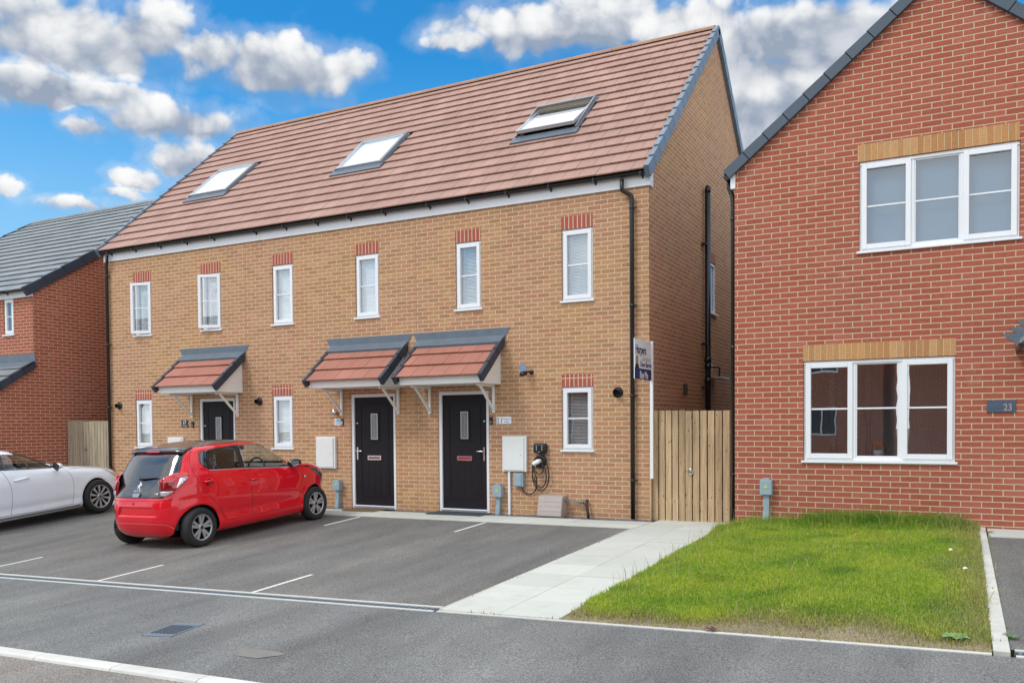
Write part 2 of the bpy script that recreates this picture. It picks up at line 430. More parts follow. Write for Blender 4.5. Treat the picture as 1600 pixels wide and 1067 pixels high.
# kerb stones along the road
kb = MB(); x = -26.0
while x < 14:
    xa, xb = x+.004, x+.911
    za, zb_ = gz(xa, -8.75)+.006, gz(xb, -8.75)+.006
    prof = [(-8.75, -.10), (-8.75, 0), (-8.84, 0), (-8.868, -.012), (-8.875, -.03), (-8.875, -.10)]
    n = len(prof)
    kb.add([(xa, y, za+z) for y, z in prof] + [(xb, y, zb_+z) for y, z in prof],
           [tuple(range(n)), tuple(range(n, 2*n))] + [(i, (i+1)%n, n+(i+1)%n, n+i) for i in range(n)])
    x += .915
struct('kerb', kb, simple('kerb_concrete', (.60,.60,.56), .85, var=.2, scale=5, island=.09, bumpd=.003))
# thin edging along paths, lawn and bays
ed = MB()
def edge(p, q, w, h=.006, fn=gz):
    p, q = Vector(p), Vector(q); d = (q-p).normalized(); nrm = Vector((-d.y, d.x))*w/2
    n = max(1, int((q-p).length/.9))
    for i in range(n):
        a = p.lerp(q, i/n) + d*.002; b = p.lerp(q, (i+1)/n) - d*.002
        vs = []
        for zz in (-.08, h):
            for P_ in (a-nrm, b-nrm, b+nrm, a+nrm): vs.append((P_.x, P_.y, fn(P_.x, P_.y)+zz))
        ed.add(vs, [(3,2,1,0),(4,5,6,7),(0,1,5,4),(1,2,6,5),(2,3,7,6),(3,0,4,7)])
edge((.115, -6.49), (4.60, -6.49), .05)
edge((.112, -6.42), (.112, -1.18), .042)
struct('path_edging', ed, simple('edging_concrete', (.50,.50,.46), .85, var=.15, island=.1, bumpd=.002))
ed = MB(); edge((4.66, -6.47), (4.63, -1.0), .10, .018, fn=gr)
struct('lawn_edging', ed, simple('edging_concrete_old', (.50,.50,.46), .9, var=.25, island=.1, bumpd=.003))

# paving slabs
pv = MB()
def slab(x0, x1, y0, y1, fn=gz):
    g = .0025; dz = rng.normal(0, .0012)
    vs = [(x, y, fn(x, y)+z+dz) for z in (-.05, .010) for x, y in ((x0+g,y0+g),(x1-g,y0+g),(x1-g,y1-g),(x0+g,y1-g))]
    pv.add(vs, [(3,2,1,0),(4,5,6,7),(0,1,5,4),(1,2,6,5),(2,3,7,6),(3,0,4,7)])
xs = [.14, .735, 1.34]
y = -6.46
while y < .28:
    for a, b in zip(xs[:-1], xs[1:]): slab(a, b, y, min(y+.60, .30))
    y += .60
x = .137
while x > -26:
    slab(x-.60, x, -.72, -.27)
    slab(x-.60, x, YP-.005, -.72); x -= .60
x = 4.70
while x < 13:
    slab(x, x+.6, -1.62, -1.02, gr); x += .6
struct('paving', pv, M['pave'])
struct('paving_bed', sheet(-26, 1.40, -6.44, 3.0, 60, 24, lambda x, y: gz(x, y) - (.014 if x > .05 or y > YP else .02)), M['gravel_base'])
# gravel margin at the foot of the terrace
gv = MB()
for i in range(5200):
    x = rng.uniform(-12.9, .02); y = rng.uniform(-.265, -.01); r = rng.uniform(.006, .014)
    if any(a-.02 < x < b+.02 for a, b in ((-10.03,-8.97),(-5.99,-4.90),(-4.0,-2.92))): continue
    c = Vector((x, y, gz(x, y)+rng.uniform(-.004,.012)))
    a = rng.uniform(0, 6.28); pts = [c+Vector((r*math.cos(a+k*2.1)*rng.uniform(.6,1.2), r*math.sin(a+k*2.1)*rng.uniform(.6,1.2), -.3*r)) for k in range(3)]
    pts.append(c+Vector((0,0,r*.8))); gv.add(pts, [(0,1,3),(1,2,3),(2,0,3)])
g_ = struct('gravel', gv, simple('slate_gravel', (.15,.17,.20), .8, var=.3, island=.5), kind='stuff')

# painted bay lines
def line(x, ya, yb, nm='bay_line'):
    mb = MB(); n = max(1, int(abs(yb-ya)/.25)); w = .0275
    vs = []
    for i in range(n+1):
        y = ya+(yb-ya)*i/n
        vs += [(x-w, y, gz(x-w, y)+.004), (x+w, y, gz(x+w, y)+.004)]
    mb.add(vs, [(2*i, 2*i+1, 2*i+3, 2*i+2) for i in range(n)]); struct(nm, mb, M['paint_line'])
for x in (-2.343, -4.848, -7.35, -9.85): line(x, -1.2, -2.15); line(x, -5.36, -6.34)

# drain channels at the mouth of the bays
def drain(x0, x1, label):
    t = thing('drain_channel', ((x0+x1)/2, -6.43, gz((x0+x1)/2, -6.43)), label, 'drain', 'linear drain channels')
    n = int((x1-x0)/.5)
    def strip(ya, yb, dz, inset=0):
        mb = MB()
        for i in range(n):
            a, b = x0+(x1-x0)*i/n+.001, x0+(x1-x0)*(i+1)/n-.001
            vs = [(x, y, gz(x, y)+z) for z in (-.08, dz) for x, y in ((a,ya),(b,ya),(b,yb),(a,yb))]
            mb.add(vs, [(3,2,1,0),(4,5,6,7),(0,1,5,4),(1,2,6,5),(2,3,7,6),(3,0,4,7)])
        return mb
    build('edge_strip', strip(-6.525, -6.487, .007), M['concrete'], t)
    build('edge_strip', strip(-6.363, -6.325, .007), M['concrete'], t)
    gm = strip(-6.486, -6.364, -.002)
    for i in range(int((x1-x0)/.06)):
        x = x0+.03+i*.06
        gm.box(x-.011, x+.011, -6.47, -6.38, gz(x, -6.42)-.002, gz(x, -6.42)+.003, 1)
    build('grate', gm, [M['slot'], M['iron']], t)
drain(-20, .085, 'long linear drain channel across the mouth of the parking bays')
drain(4.74, 12, 'short drain channel beyond the lawn edging at the far right')

# inspection cover in the footway
t = thing('inspection_cover', (-1.82, -7.82, gz(-1.82, -7.82)), 'grey metal inspection cover set in the asphalt footway', 'manhole cover')
ca, sa = math.cos(.17), math.sin(.17)
def rot(px, py): return (-1.82+px*ca-py*sa, -7.82+px*sa+py*ca)
def cov(x0, x1, y0, y1, dz, mb):
    vs = [(*rot(x, y), gz(*rot(x, y))+z) for z in (-.05, dz) for x, y in ((x0,y0),(x1,y0),(x1,y1),(x0,y1))]
    mb.add(vs, [(3,2,1,0),(4,5,6,7),(0,1,5,4),(1,2,6,5),(2,3,7,6),(3,0,4,7)])
fm = MB(); cov(-.155,-.135,-.23,.23,.006,fm); cov(.135,.155,-.23,.23,.006,fm); cov(-.135,.135,-.23,-.15,.006,fm); cov(-.135,.135,.15,.23,.006,fm)
build('frame', fm, M['iron'], t)
lm = MB(); cov(-.133,.133,-.148,.148,.003,lm)
for i in range(12):
    for j in range(13):
        if (i+j)%2 == 0: x, y = -.125+i*.021, -.135+j*.021; cov(x, x+.016, y, y+.016, .008, lm)
build('lid', lm, simple('worn_cover_lid', (.11,.14,.17), .5, .4, var=.3, scale=30), t)
# sandy stain on the footway
mb = MB(); cx, cy = -.47, -8.18
mb.add([(cx, cy, gz(cx, cy)+.004)]+[(cx+(.20+.05*math.sin(3*a))*math.cos(a), cy+(.13+.03*math.cos(2*a))*math.sin(a), gz(cx+.2*math.cos(a), cy+.12*math.sin(a))+.004) for a in np.linspace(0, 6.283, 25)[:-1]],
       [(0, i+1, (i+1)%24+1) for i in range(24)])
struct('dust_stain', mb, M['dust'])

# ------------------------------------------------------------------ house pieces
def wall_y(mb, x0, x1, z0, z1, y, holes, depth=.10, mi=0):
    xs = sorted({x0, x1, *[h[0] for h in holes], *[h[1] for h in holes]}); zs = sorted({z0, z1, *[h[2] for h in holes], *[h[3] for h in holes]})
    for a, b in zip(xs[:-1], xs[1:]):
        for c, d in zip(zs[:-1], zs[1:]):
            mx, mz = (a+b)/2, (c+d)/2
            if any(h[0] < mx < h[1] and h[2] < mz < h[3] for h in holes): continue
            mb.quad((a,y,c),(b,y,c),(b,y,d),(a,y,d), mi=mi)
    for hx0, hx1, hz0, hz1 in holes:
        Y = y+depth
        mb.quad((hx0,y,hz0),(hx0,Y,hz0),(hx0,Y,hz1),(hx0,y,hz1), mi=mi); mb.quad((hx1,y,hz0),(hx1,y,hz1),(hx1,Y,hz1),(hx1,Y,hz0), mi=mi)
        mb.quad((hx0,y,hz1),(hx0,Y,hz1),(hx1,Y,hz1),(hx1,y,hz1), mi=mi); mb.quad((hx0,y,hz0),(hx1,y,hz0),(hx1,Y,hz0),(hx0,Y,hz0), mi=mi)

def frame_rect(mb, x0, x1, z0, z1, w, y0, y1):
    mb.box(x0, x0+w, y0, y1, z0, z1); mb.box(x1-w, x1, y0, y1, z0, z1)
    mb.box(x0+w, x1-w, y0, y1, z0, z0+w); mb.box(x0+w, x1-w, y0, y1, z1-w, z1)
def room(mb, x0, x1, z0, z1, y0, y1):
    mb.quad((x0,y1,z0),(x1,y1,z0),(x1,y1,z1),(x0,y1,z1)); mb.quad((x0,y0,z0),(x0,y1,z0),(x0,y1,z1),(x0,y0,z1))
    mb.quad((x1,y0,z0),(x1,y0,z1),(x1,y1,z1),(x1,y1,z0)); mb.quad((x0,y0,z1),(x0,y1,z1),(x1,y1,z1),(x1,y0,z1)); mb.quad((x0,y0,z0),(x1,y0,z0),(x1,y1,z0),(x0,y1,z0))

def window(house, x0, x1, z0, z1, y, blind='slats', ajar=0, lights=((0,1),), bar=.5, sash=None, glass='glass', tilt=.5, roomm='room', label=None):
    """z0 is the underside of the sill. lights: fractions of the width; sash: which lights have an opening sash."""
    sill = z0+.03; H = z1-sill
    fm = MB(); yf = y+.030
    W = x1-x0; ow = .050
    frame_rect(fm, x0+.003, x1-.003, sill, z1-.003, ow, yf, yf+.075)
    fm.box(x0+.003, x1-.003, yf-.012, yf, z1-.045, z1-.003)          # head strip
    sash = [True]*len(lights) if sash is None else sash
    win = build('window', fm, M['white'], house, bevel=.006)
    if label: win['label'] = label
    rects = []
    for i, (a, b) in enumerate(lights):
        xa = x0+W*a+(ow if i == 0 else .028); xb = x0+W*b-(ow if i == len(lights)-1 else .028)
        rects.append((xa, xb))
    sm = MB(); gm = MB()
    for i in range(len(lights)-1):
        xm = x0+W*lights[i][1]; sm.box(xm-.028, xm+.028, yf-.002, yf+.07, sill+ow, z1-ow)
    for (xa, xb), s in zip(rects, sash):
        za, zb = sill+ow, z1-ow
        T = MB(); G = MB()
        if s:
            frame_rect(T, xa-.018, xb+.018, za-.018, zb+.018, .062, yf-.022, yf+.04); fw = .044
        else: fw = 0.0; frame_rect(T, xa, xb, za, zb, .016, yf+.005, yf+.04); fw = .016
        xi, xj, zi, zj = xa+fw, xb-fw, za+fw, zb-fw
        zm = zi+(zj-zi)*bar
        T.box(xi, xj, yf+.002, yf+.016, zm-.011, zm+.011)
        G.quad((xi-.005,yf+.018,zi-.005),(xj+.005,yf+.018,zi-.005),(xj+.005,yf+.018,zj+.005),(xi-.005,yf+.018,zj+.005))
        if ajar and s:
            px, py = xb+.018, yf
            c, q = math.cos(ajar), math.sin(ajar)
            for mbx in (T, G): mbx.v = [(px+(vx-px)*c-(vy-py)*q, py+(vx-px)*q+(vy-py)*c-.01, vz) for vx, vy, vz in mbx.v]
        sm.add(T.v, T.f); gm.add(G.v, G.f)
    build('sash', sm, M['white'], win, bevel=.005)
    build('pane', gm, M[glass], win)
    sl = MB(); sl.box(x0-.025, x1+.025, y-.035, yf+.06, z0, sill-.001)
    build('sill', sl, M['white'], win, bevel=.005)
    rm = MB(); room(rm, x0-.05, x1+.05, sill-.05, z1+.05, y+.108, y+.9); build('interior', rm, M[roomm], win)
    yb = yf+.092
    if blind == 'slats':
        bl = MB(); z = sill+.05; d = .012
        while z < z1-.06:
            c, s_ = d*math.cos(tilt), d*math.sin(tilt)
            bl.quad((x0+.05, yb-c, z-s_),(x1-.05, yb-c, z-s_),(x1-.05, yb+c, z+s_),(x0+.05, yb+c, z+s_)); z += .024
        for fx in (.25, .75):
            xx = x0+W*fx; bl.box(xx-.004, xx+.004, yb-.016, yb-.014, sill+.05, z1-.05)
        build('blind', bl, M['blind'], win)
    elif blind == 'shade':
        bl = MB(); bl.box(x0+.02, x1-.02, yb, yb+.004, sill+.01, z1-.01); build('blind', bl, M['blind_grey'], win)
    return win

def lintel(house, x0, x1, z0, z1, y, mat):
    mb = MB(); mb.box(x0, x1, y-.003, y+.098, z0, z1); return build('lintel', mb, M[mat], house)

def tiled_slope(mb, x0, x1, y0, z0, y1, z1, course, tw=.30, thick=.022, skip=(), along='x', flip=1, jit=.0015):
    """courses of flat interlocking tiles from eave (y0,z0) to ridge (y1,z1)"""
    L = math.hypot(y1-y0, z1-z0); uy, uz = (y1-y0)/L, (z1-z0)/L; ny, nz = -uz*flip, uy*flip
    if nz < 0: ny, nz = -ny, -nz
    n = int(math.ceil(L/course - 1e-6)); 
    for r in range(n):
        s0 = r*course; s1 = min(L, s0+course+.03)
        x = x0 - (tw/2 if r % 2 else 0)
        while x < x1-.001:
            xa, xb = max(x, x0), min(x+tw, x1)
            if xb-xa > .02 and not any(a < (xa+xb)/2 < b and c < s0+course/2 < d for a, b, c, d in skip):
                j = rng.normal(0, jit); g = .0036
                pts = []
                for s, h0, h1 in ((s0, .026+j, .026+thick+j), (s1, -thick+.012, .012)):
                    for xx in (xa+g, xb-g):
                        pts.append((xx, y0+uy*s+ny*h0, z0+uz*s+nz*h0)); pts.append((xx, y0+uy*s+ny*h1, z0+uz*s+nz*h1))
                if along == 'y': pts = [(p[1], p[0], p[2]) for p in pts]
                # order: a-low, a-high, b-low, b-high at s0 ; same at s1
                mb.add(pts, [(0,2,3,1),(1,3,7,5),(0,1,5,4),(2,6,7,3),(4,5,7,6),(0,4,6,2)])
            x += tw
def verge_caps(mb, xa, xb, y0, z0, y1, z1, course, drop, along='x', top=.045, lip=.022):
    """stepped dry-verge units between planes xa and xb following a slope"""
    L = math.hypot(y1-y0, z1-z0); uy, uz = (y1-y0)/L, (z1-z0)/L; ny, nz = -uz, uy
    if nz < 0: ny, nz = -ny, -nz
    n = int(round(L/course)); cl = L/n
    for r in range(n):
        s0, s1 = r*cl, (r+1)*cl+.012
        pts = []
        for s, e in ((s0-.012, lip), (s1-.012, 0)):
            for x in (xa, xb):
                for h in (-drop, top+e): pts.append((x, y0+uy*s+ny*h, z0+uz*s+nz*h))
        if along == 'y': pts = [(p[1], p[0], p[2]) for p in pts]
        mb.add(pts, [(0,2,3,1),(1,3,7,5),(0,1,5,4),(2,6,7,3),(4,5,7,6),(0,4,6,2)])

def gutter_y(parent, x0, x1, y, z, name='gutter'):
    mb = MB(); prof = [(-.052*math.cos(a), -.044*math.sin(a)) for a in np.linspace(0, math.pi, 9)]
    n = len(prof)
    vs = [(xx, y+p[0], z+p[1]) for xx in (x0, x1) for p in prof] + [(xx, y+p[0]*.88, z+p[1]*.88) for xx in (x0, x1) for p in prof]
    fs = [(i, i+1, n+i+1, n+i) for i in range(n-1)] + [(2*n+i, 2*n+i+1, 3*n+i+1, 3*n+i) for i in range(n-1)]
    fs += [tuple(range(n)), tuple(range(n, 2*n)), (0,n,3*n,2*n), (n-1,2*n-1,4*n-1,3*n-1)]
    mb.add(vs, fs, 0, False)
    x = x0+.35
    while x < x1-.1:
        mb.box(x-.012, x+.012, y-.06, y+.075, z-.052, z-.044); mb.box(x-.012, x+.012, y-.061, y-.053, z-.052, z+.004)
        mb.box(x-.012, x+.012, y+.055, y+.075, z-.085, z-.03); x += .80
    return build(name, mb, M['black'], parent)

def downpipe(parent, pts, r=.034, clips=(), cdir=(1,0)):
    mb = MB(); mb.tube(pts, r, 12)
    for i in range(1, len(pts)-1):
        p = Vector(pts[i]); mb.ball(p, r*1.04, 10)
    p = pts[-1]
    for z in clips:
        mb.tube([(p[0], p[1], z-.02), (p[0], p[1], z+.02)], r*1.18, 12)
        mb.box(min(p[0], p[0]+cdir[0]*.075)-.006, max(p[0], p[0]+cdir[0]*.075)+.006, p[1]-.012+min(0,cdir[1]*.07), p[1]+.02+max(0,cdir[1]*.07), z-.011, z+.011)
    return build('downpipe', mb, M['black'], parent)

def door(house, x0, x1, y, handle, label=None, zt=2.135, letter='letter_brown', zb=None):
    fm = MB(); z0 = zf(x0)+.012 if zb is None else zb
    frame_rect(fm, x0, x1, z0, zt, .062, y+.02, y+.09)
    fr = build('door_frame', fm, M['white'], house, bevel=.006)
    dm = MB(); a, b, c, d = x0+.064, x1-.064, z0+.065, zt-.064; yy = y+.052
    dm.box(a, b, yy, yy+.045, c, d)
    # raised mouldings on the leaf
    mx = (a+b)/2; H = d-c
    def mould(xa, xb, za, zb, w=.018, h=.007):
        dm.box(xa, xb, yy-h, yy, za, za+w); dm.box(xa, xb, yy-h, yy, zb-w, zb); dm.box(xa, xa+w, yy-h, yy, za+w, zb-w); dm.box(xb-w, xb, yy-h, yy, za+w, zb-w)
    mould(a+.13, b-.13, c+.17, d-.13)
    for gx in np.linspace(a+.19, b-.19, 5): dm.box(gx-.003, gx+.003, yy-.003, yy, c+.20, c+.84)
    mould(mx-.11, mx+.11, c+1.22, c+1.77, .03, .012)
    dl = build('door', dm, M['door'], house, bevel=.003)
    if label: dl['label'] = label
    g = MB(); g.box(mx-.066, mx+.066, yy-.004, yy-.001, c+1.265, c+1.725); build('glazing', g, M['glass_frost'], dl)
    bz = MB(); frame_rect(bz, mx-.078, mx+.078, c+1.252, c+1.738, .014, yy-.010, yy-.003)
    for k in range(5): bz.box(mx-.012+.006*k-.001, mx-.012+.006*k+.001, yy-.006, yy-.003, c+1.30, c+1.66) if k in (1,3) else None
    build('glazing_bead', bz, M['alu_light'], dl)
    lb = MB(); frame_rect(lb, mx-.155, mx+.155, c+.86, c+.945, .024, yy-.016, yy-.001); build('letterbox', lb, M['chrome'], dl)
    fl = MB(); fl.box(mx-.138, mx+.138, yy-.008, yy-.001, c+.877, c+.928); build('letterbox_flap', fl, M[letter], dl)
    hx = b-.06 if handle > 0 else a+.06
    hm = MB(); hm.box(hx-.017, hx+.017, yy-.014, yy-.001, c+.86, c+1.10)
    hm.tube([(hx, yy-.012, c+1.03), (hx, yy-.06, c+1.03), (hx-handle*.03, yy-.062, c+1.03), (hx-handle*.13, yy-.062, c+1.03)], .010, 8)
    build('handle', hm, M['chrome'], dl, bevel=.003)
    lk = MB(); lk.lathe([(.0001,.012),(.016,.012),(.018,0)], (hx+handle*.005, yy, c+1.56), (0,-1,0), 12); build('lock', lk, M['chrome'], dl)
    th = MB(); th.box(x0+.064, x1-.064, y-.015, y+.05, z0+.002, z0+.05); build('threshold', th, M['alu_light'], dl, bevel=.004)
    return dl
M['letter_brown'] = simple('brown_brush_flap', (.16,.10,.05), .7)
M['letter_red'] = simple('red_letter_flap', (.42,.02,.03), .5)

def canopy(house, x0, x1, y, tiles='roof_canopy', vm='verge_dark', dz=0.0, label=None):
    """tiled lean-to door canopy; x0,x1 are the outer faces of the boxed cheeks"""
    cn = MB()
    Z = lambda z: z+dz
    # boxing: soffit, front fascia
    cn.box(x0+.02, x1-.02, y-.70, y-.001, Z(2.235), Z(2.255))
    can = build('canopy', cn, M['cream'], house)
    if label: can['label'] = label
    fa = MB(); fa.box(x0-.005, x1+.005, y-.722, y-.701, Z(2.236), Z(2.372)); fa.box(x0-.005, x1+.005, y-.738, y-.723, Z(2.33), Z(2.372)); build('fascia', fa, M['cream'], can, bevel=.004)
    for xc in ((x0, x0+.02), (x1-.02, x1)):
        ck = MB(); ck.prism([(y-.002,2.232),(y-.70,2.232),(y-.70,2.33),(y-.002,2.945)], lambda p, a: (a, p[0], Z(p[1])), *xc); build('cheek', ck, M['cream'], can)
        bb = MB(); o = -.004 if xc[0] == x0 else .004
        bb.prism([(y-.70,2.232),(y-.70,2.37),(y-.004,2.975),(y-.004,2.84)], lambda p, a: (a, p[0], Z(p[1])), xc[0]+o-.004, xc[1]+o+.004); build('barge_board', bb, M['cream'], can)
    tl = MB(); tiled_slope(tl, x0-.03, x1+.03, y-.80, Z(2.345), y-.03, Z(3.00), .327, .33, .02); build('roof_tiles', tl, M[tiles], can)
    for xa, xb in ((x0-.088, x0-.022), (x1+.022, x1+.088)):
        vg = MB(); verge_caps(vg, xa, xb, y-.82, Z(2.335), y-.005, Z(3.03), .36, .095, top=.042, lip=.014); build('verge_trim', vg, M[vm], can)
    ld = MB(); A = x0-.20; B = x1+.20
    # lead: upstand with raked ends plus apron dressed over the top tiles
    ld.prism([(A,3.215),(B,3.215),(x1+.09,3.03),(x0-.09,3.03)], lambda p, a: (p[0], a, Z(p[1])), y-.006, y-.0005)
    ld.add([(x0-.09,y-.007,Z(3.085)),(x1+.09,y-.007,Z(3.085)),(x1+.085,y-.185,Z(2.955)),(x0-.085,y-.185,Z(2.955)),
            (x0-.09,y-.007,Z(3.045)),(x1+.09,y-.007,Z(3.045)),(x1+.085,y-.170,Z(2.918)),(x0-.085,y-.170,Z(2.918))],
           [(0,3,2,1),(4,5,6,7),(0,1,5,4),(1,2,6,5),(2,3,7,6),(3,0,4,7)])
    build('lead_flashing', ld, M['lead'], can)
    for xc in (x0+.165, x1-.135):
        br = MB(); w = .021
        br.box(xc-w, xc+w, y-.045, y-.001, Z(1.74), Z(2.234)); br.box(xc-w, xc+w, y-.60, y-.046, Z(2.19), Z(2.234))
        br.obox((xc, y-.27, Z(2.0)), (w*.9,0,0), Vector((0,-.245,.215)), Vector((0,.0125,.0142)))
        build('bracket', br, M['cream'], can, bevel=.005)
    return can

def skylight(house, x0, x1, P0, U, N, s0, s1, ajar=0.0):
    """roof window lying on the slope: P0 point at x=0,s=0; U up-slope unit (y,z); N normal (y,z)"""
    def pt(x, s, h): return (x, P0[0]+U[0]*s+N[0]*h, P0[1]+U[1]*s+N[1]*h)
    def bx(mb, xa, xb, sa, sb, ha, hb):
        vs = [pt(x, s, h) for h in (ha, hb) for x, s in ((xa,sa),(xb,sa),(xb,sb),(xa,sb))]
        mb.add(vs, [(3,2,1,0),(4,5,6,7),(0,1,5,4),(1,2,6,5),(2,3,7,6),(3,0,4,7)])
    def bxr(mb, xa, xb, sa, sb, ha, hb, ang, sp, hp):
        c, q = math.cos(ang), math.sin(ang)
        vs = []
        for h in (ha, hb):
            for x, s in ((xa,sa),(xb,sa),(xb,sb),(xa,sb)):
                ds, dh = s-sp, h-hp; vs.append(pt(x, sp+ds*c-dh*q, hp+ds*q+dh*c))
        mb.add(vs, [(3,2,1,0),(4,5,6,7),(0,1,5,4),(1,2,6,5),(2,3,7,6),(3,0,4,7)])
    f = MB(); w = .032
    bx(f, x0, x0+w, s0, s1, -.05, .085); bx(f, x1-w, x1, s0, s1, -.05, .085); bx(f, x0+w, x1-w, s1-.075, s1, -.05, .095)
    bx(f, x0+w, x1-w, s0, s0+.05, -.05, .05)
    sk = build('skylight', f, M['alu'], house, bevel=.008)
    fl = MB(); bx(fl, x0-.05, x1+.05, s0-.20, s0-.002, .02, .048); bx(fl, x0-.03, x0-.002, s0, s1+.03, .0, .04); bx(fl, x1+.002, x1+.03, s0, s1+.03, .0, .04); bx(fl, x0, x1, s1+.002, s1+.04, .0, .04)
    build('flashing', fl, M['lead'], sk)
    a = -ajar; sp, hp = (s0+s1)/2, .07
    q0 = s0+.012; q1 = s1-.085
    sh = MB()
    bxr(sh, x0+w+.004, x0+w+.04, q0, q1, .03, .092, a, sp, hp); bxr(sh, x1-w-.04, x1-w-.004, q0, q1, .03, .092, a, sp, hp)
    bxr(sh, x0+w+.04, x1-w-.04, q0, q0+.05, .03, .096, a, sp, hp); bxr(sh, x0+w+.04, x1-w-.04, q1-.04, q1, .03, .092, a, sp, hp)
    build('sash', sh, M['alu_light'], sk, bevel=.006)
    g = MB(); bxr(g, x0+w+.036, x1-w-.036, q0+.045, q1-.036, .072, .078, a, sp, hp); g.f = g.f[1:2]; g.m = g.m[:1]; g.sm = g.sm[:1]; build('pane', g, M['sky_glass'], sk)
    b = MB(); top = q1-.04 if not ajar else q1-.36
    bxr(b, x0+w+.038, x1-w-.038, q0+.045, top, .035, .038, a, sp, hp); build('blind', b, M['blind_white'], sk)
    if not ajar: return sk
    li = MB(); bx(li, x0+w+.001, x0+w+.012, s0+.06, s1-.12, -.25, .03); bx(li, x1-w-.012, x1-w-.001, s0+.06, s1-.12, -.25, .03); bx(li, x0+w, x1-w, s1-.125, s1-.112, -.25, .05); bx(li, x0+w, x1-w, s0+.05, s0+.062, -.25, .035)
    build('lining', li, M['pine'], sk)
    bk = MB(); bx(bk, x0+w, x1-w, s0+.05, s1-.12, -.27, -.255); build('interior', bk, M['blind_white'], sk)
    return sk
M['sky_glass'] = glass_mat('roof_window_glass', base=.06, top=1.0, ior=1.5)

# ------------------------------------------------------------------ the terrace: three houses
HX = [-12.90, -8.62, -4.435, 0.0]
WZ0, WZ1, GZ0, GZ1 = 3.55, 4.762, 1.07, 2.151
EY, EZ, RY, RZ = -.16, 5.505, 4.243, 9.455          # tile underside eave and ridge
UPW = [[(-11.985,-11.428), (-9.893,-9.322)], [(-7.909,-7.355), (-5.819,-5.262)], [(-3.592,-3.068), (-1.52,-.957)]]
GRW = [[(-12.0,-11.455)], [(-7.944,-7.405)], [(-1.535,-.967)]]
DRS = [(-10.015,-8.98), (-5.965,-4.925), (-3.985,-2.935)]
SLOPE = math.hypot(RY-EY, RZ-EZ); US = ((RY-EY)/SLOPE, (RZ-EZ)/SLOPE); NS = (-US[1], US[0])
COURSE = SLOPE/17
SKY = [(-11.66,-10.46), (-7.32,-6.13), (-3.04,-1.79)]
S0, S1 = 2.02, 3.33
HL = ['left end house of the buff brick terrace, number 17 plaque beside its door',
      'middle house of the buff brick terrace with a coir doormat and pale blue plaque',
      'right end house of the buff brick terrace with the open roof window']
hs = []
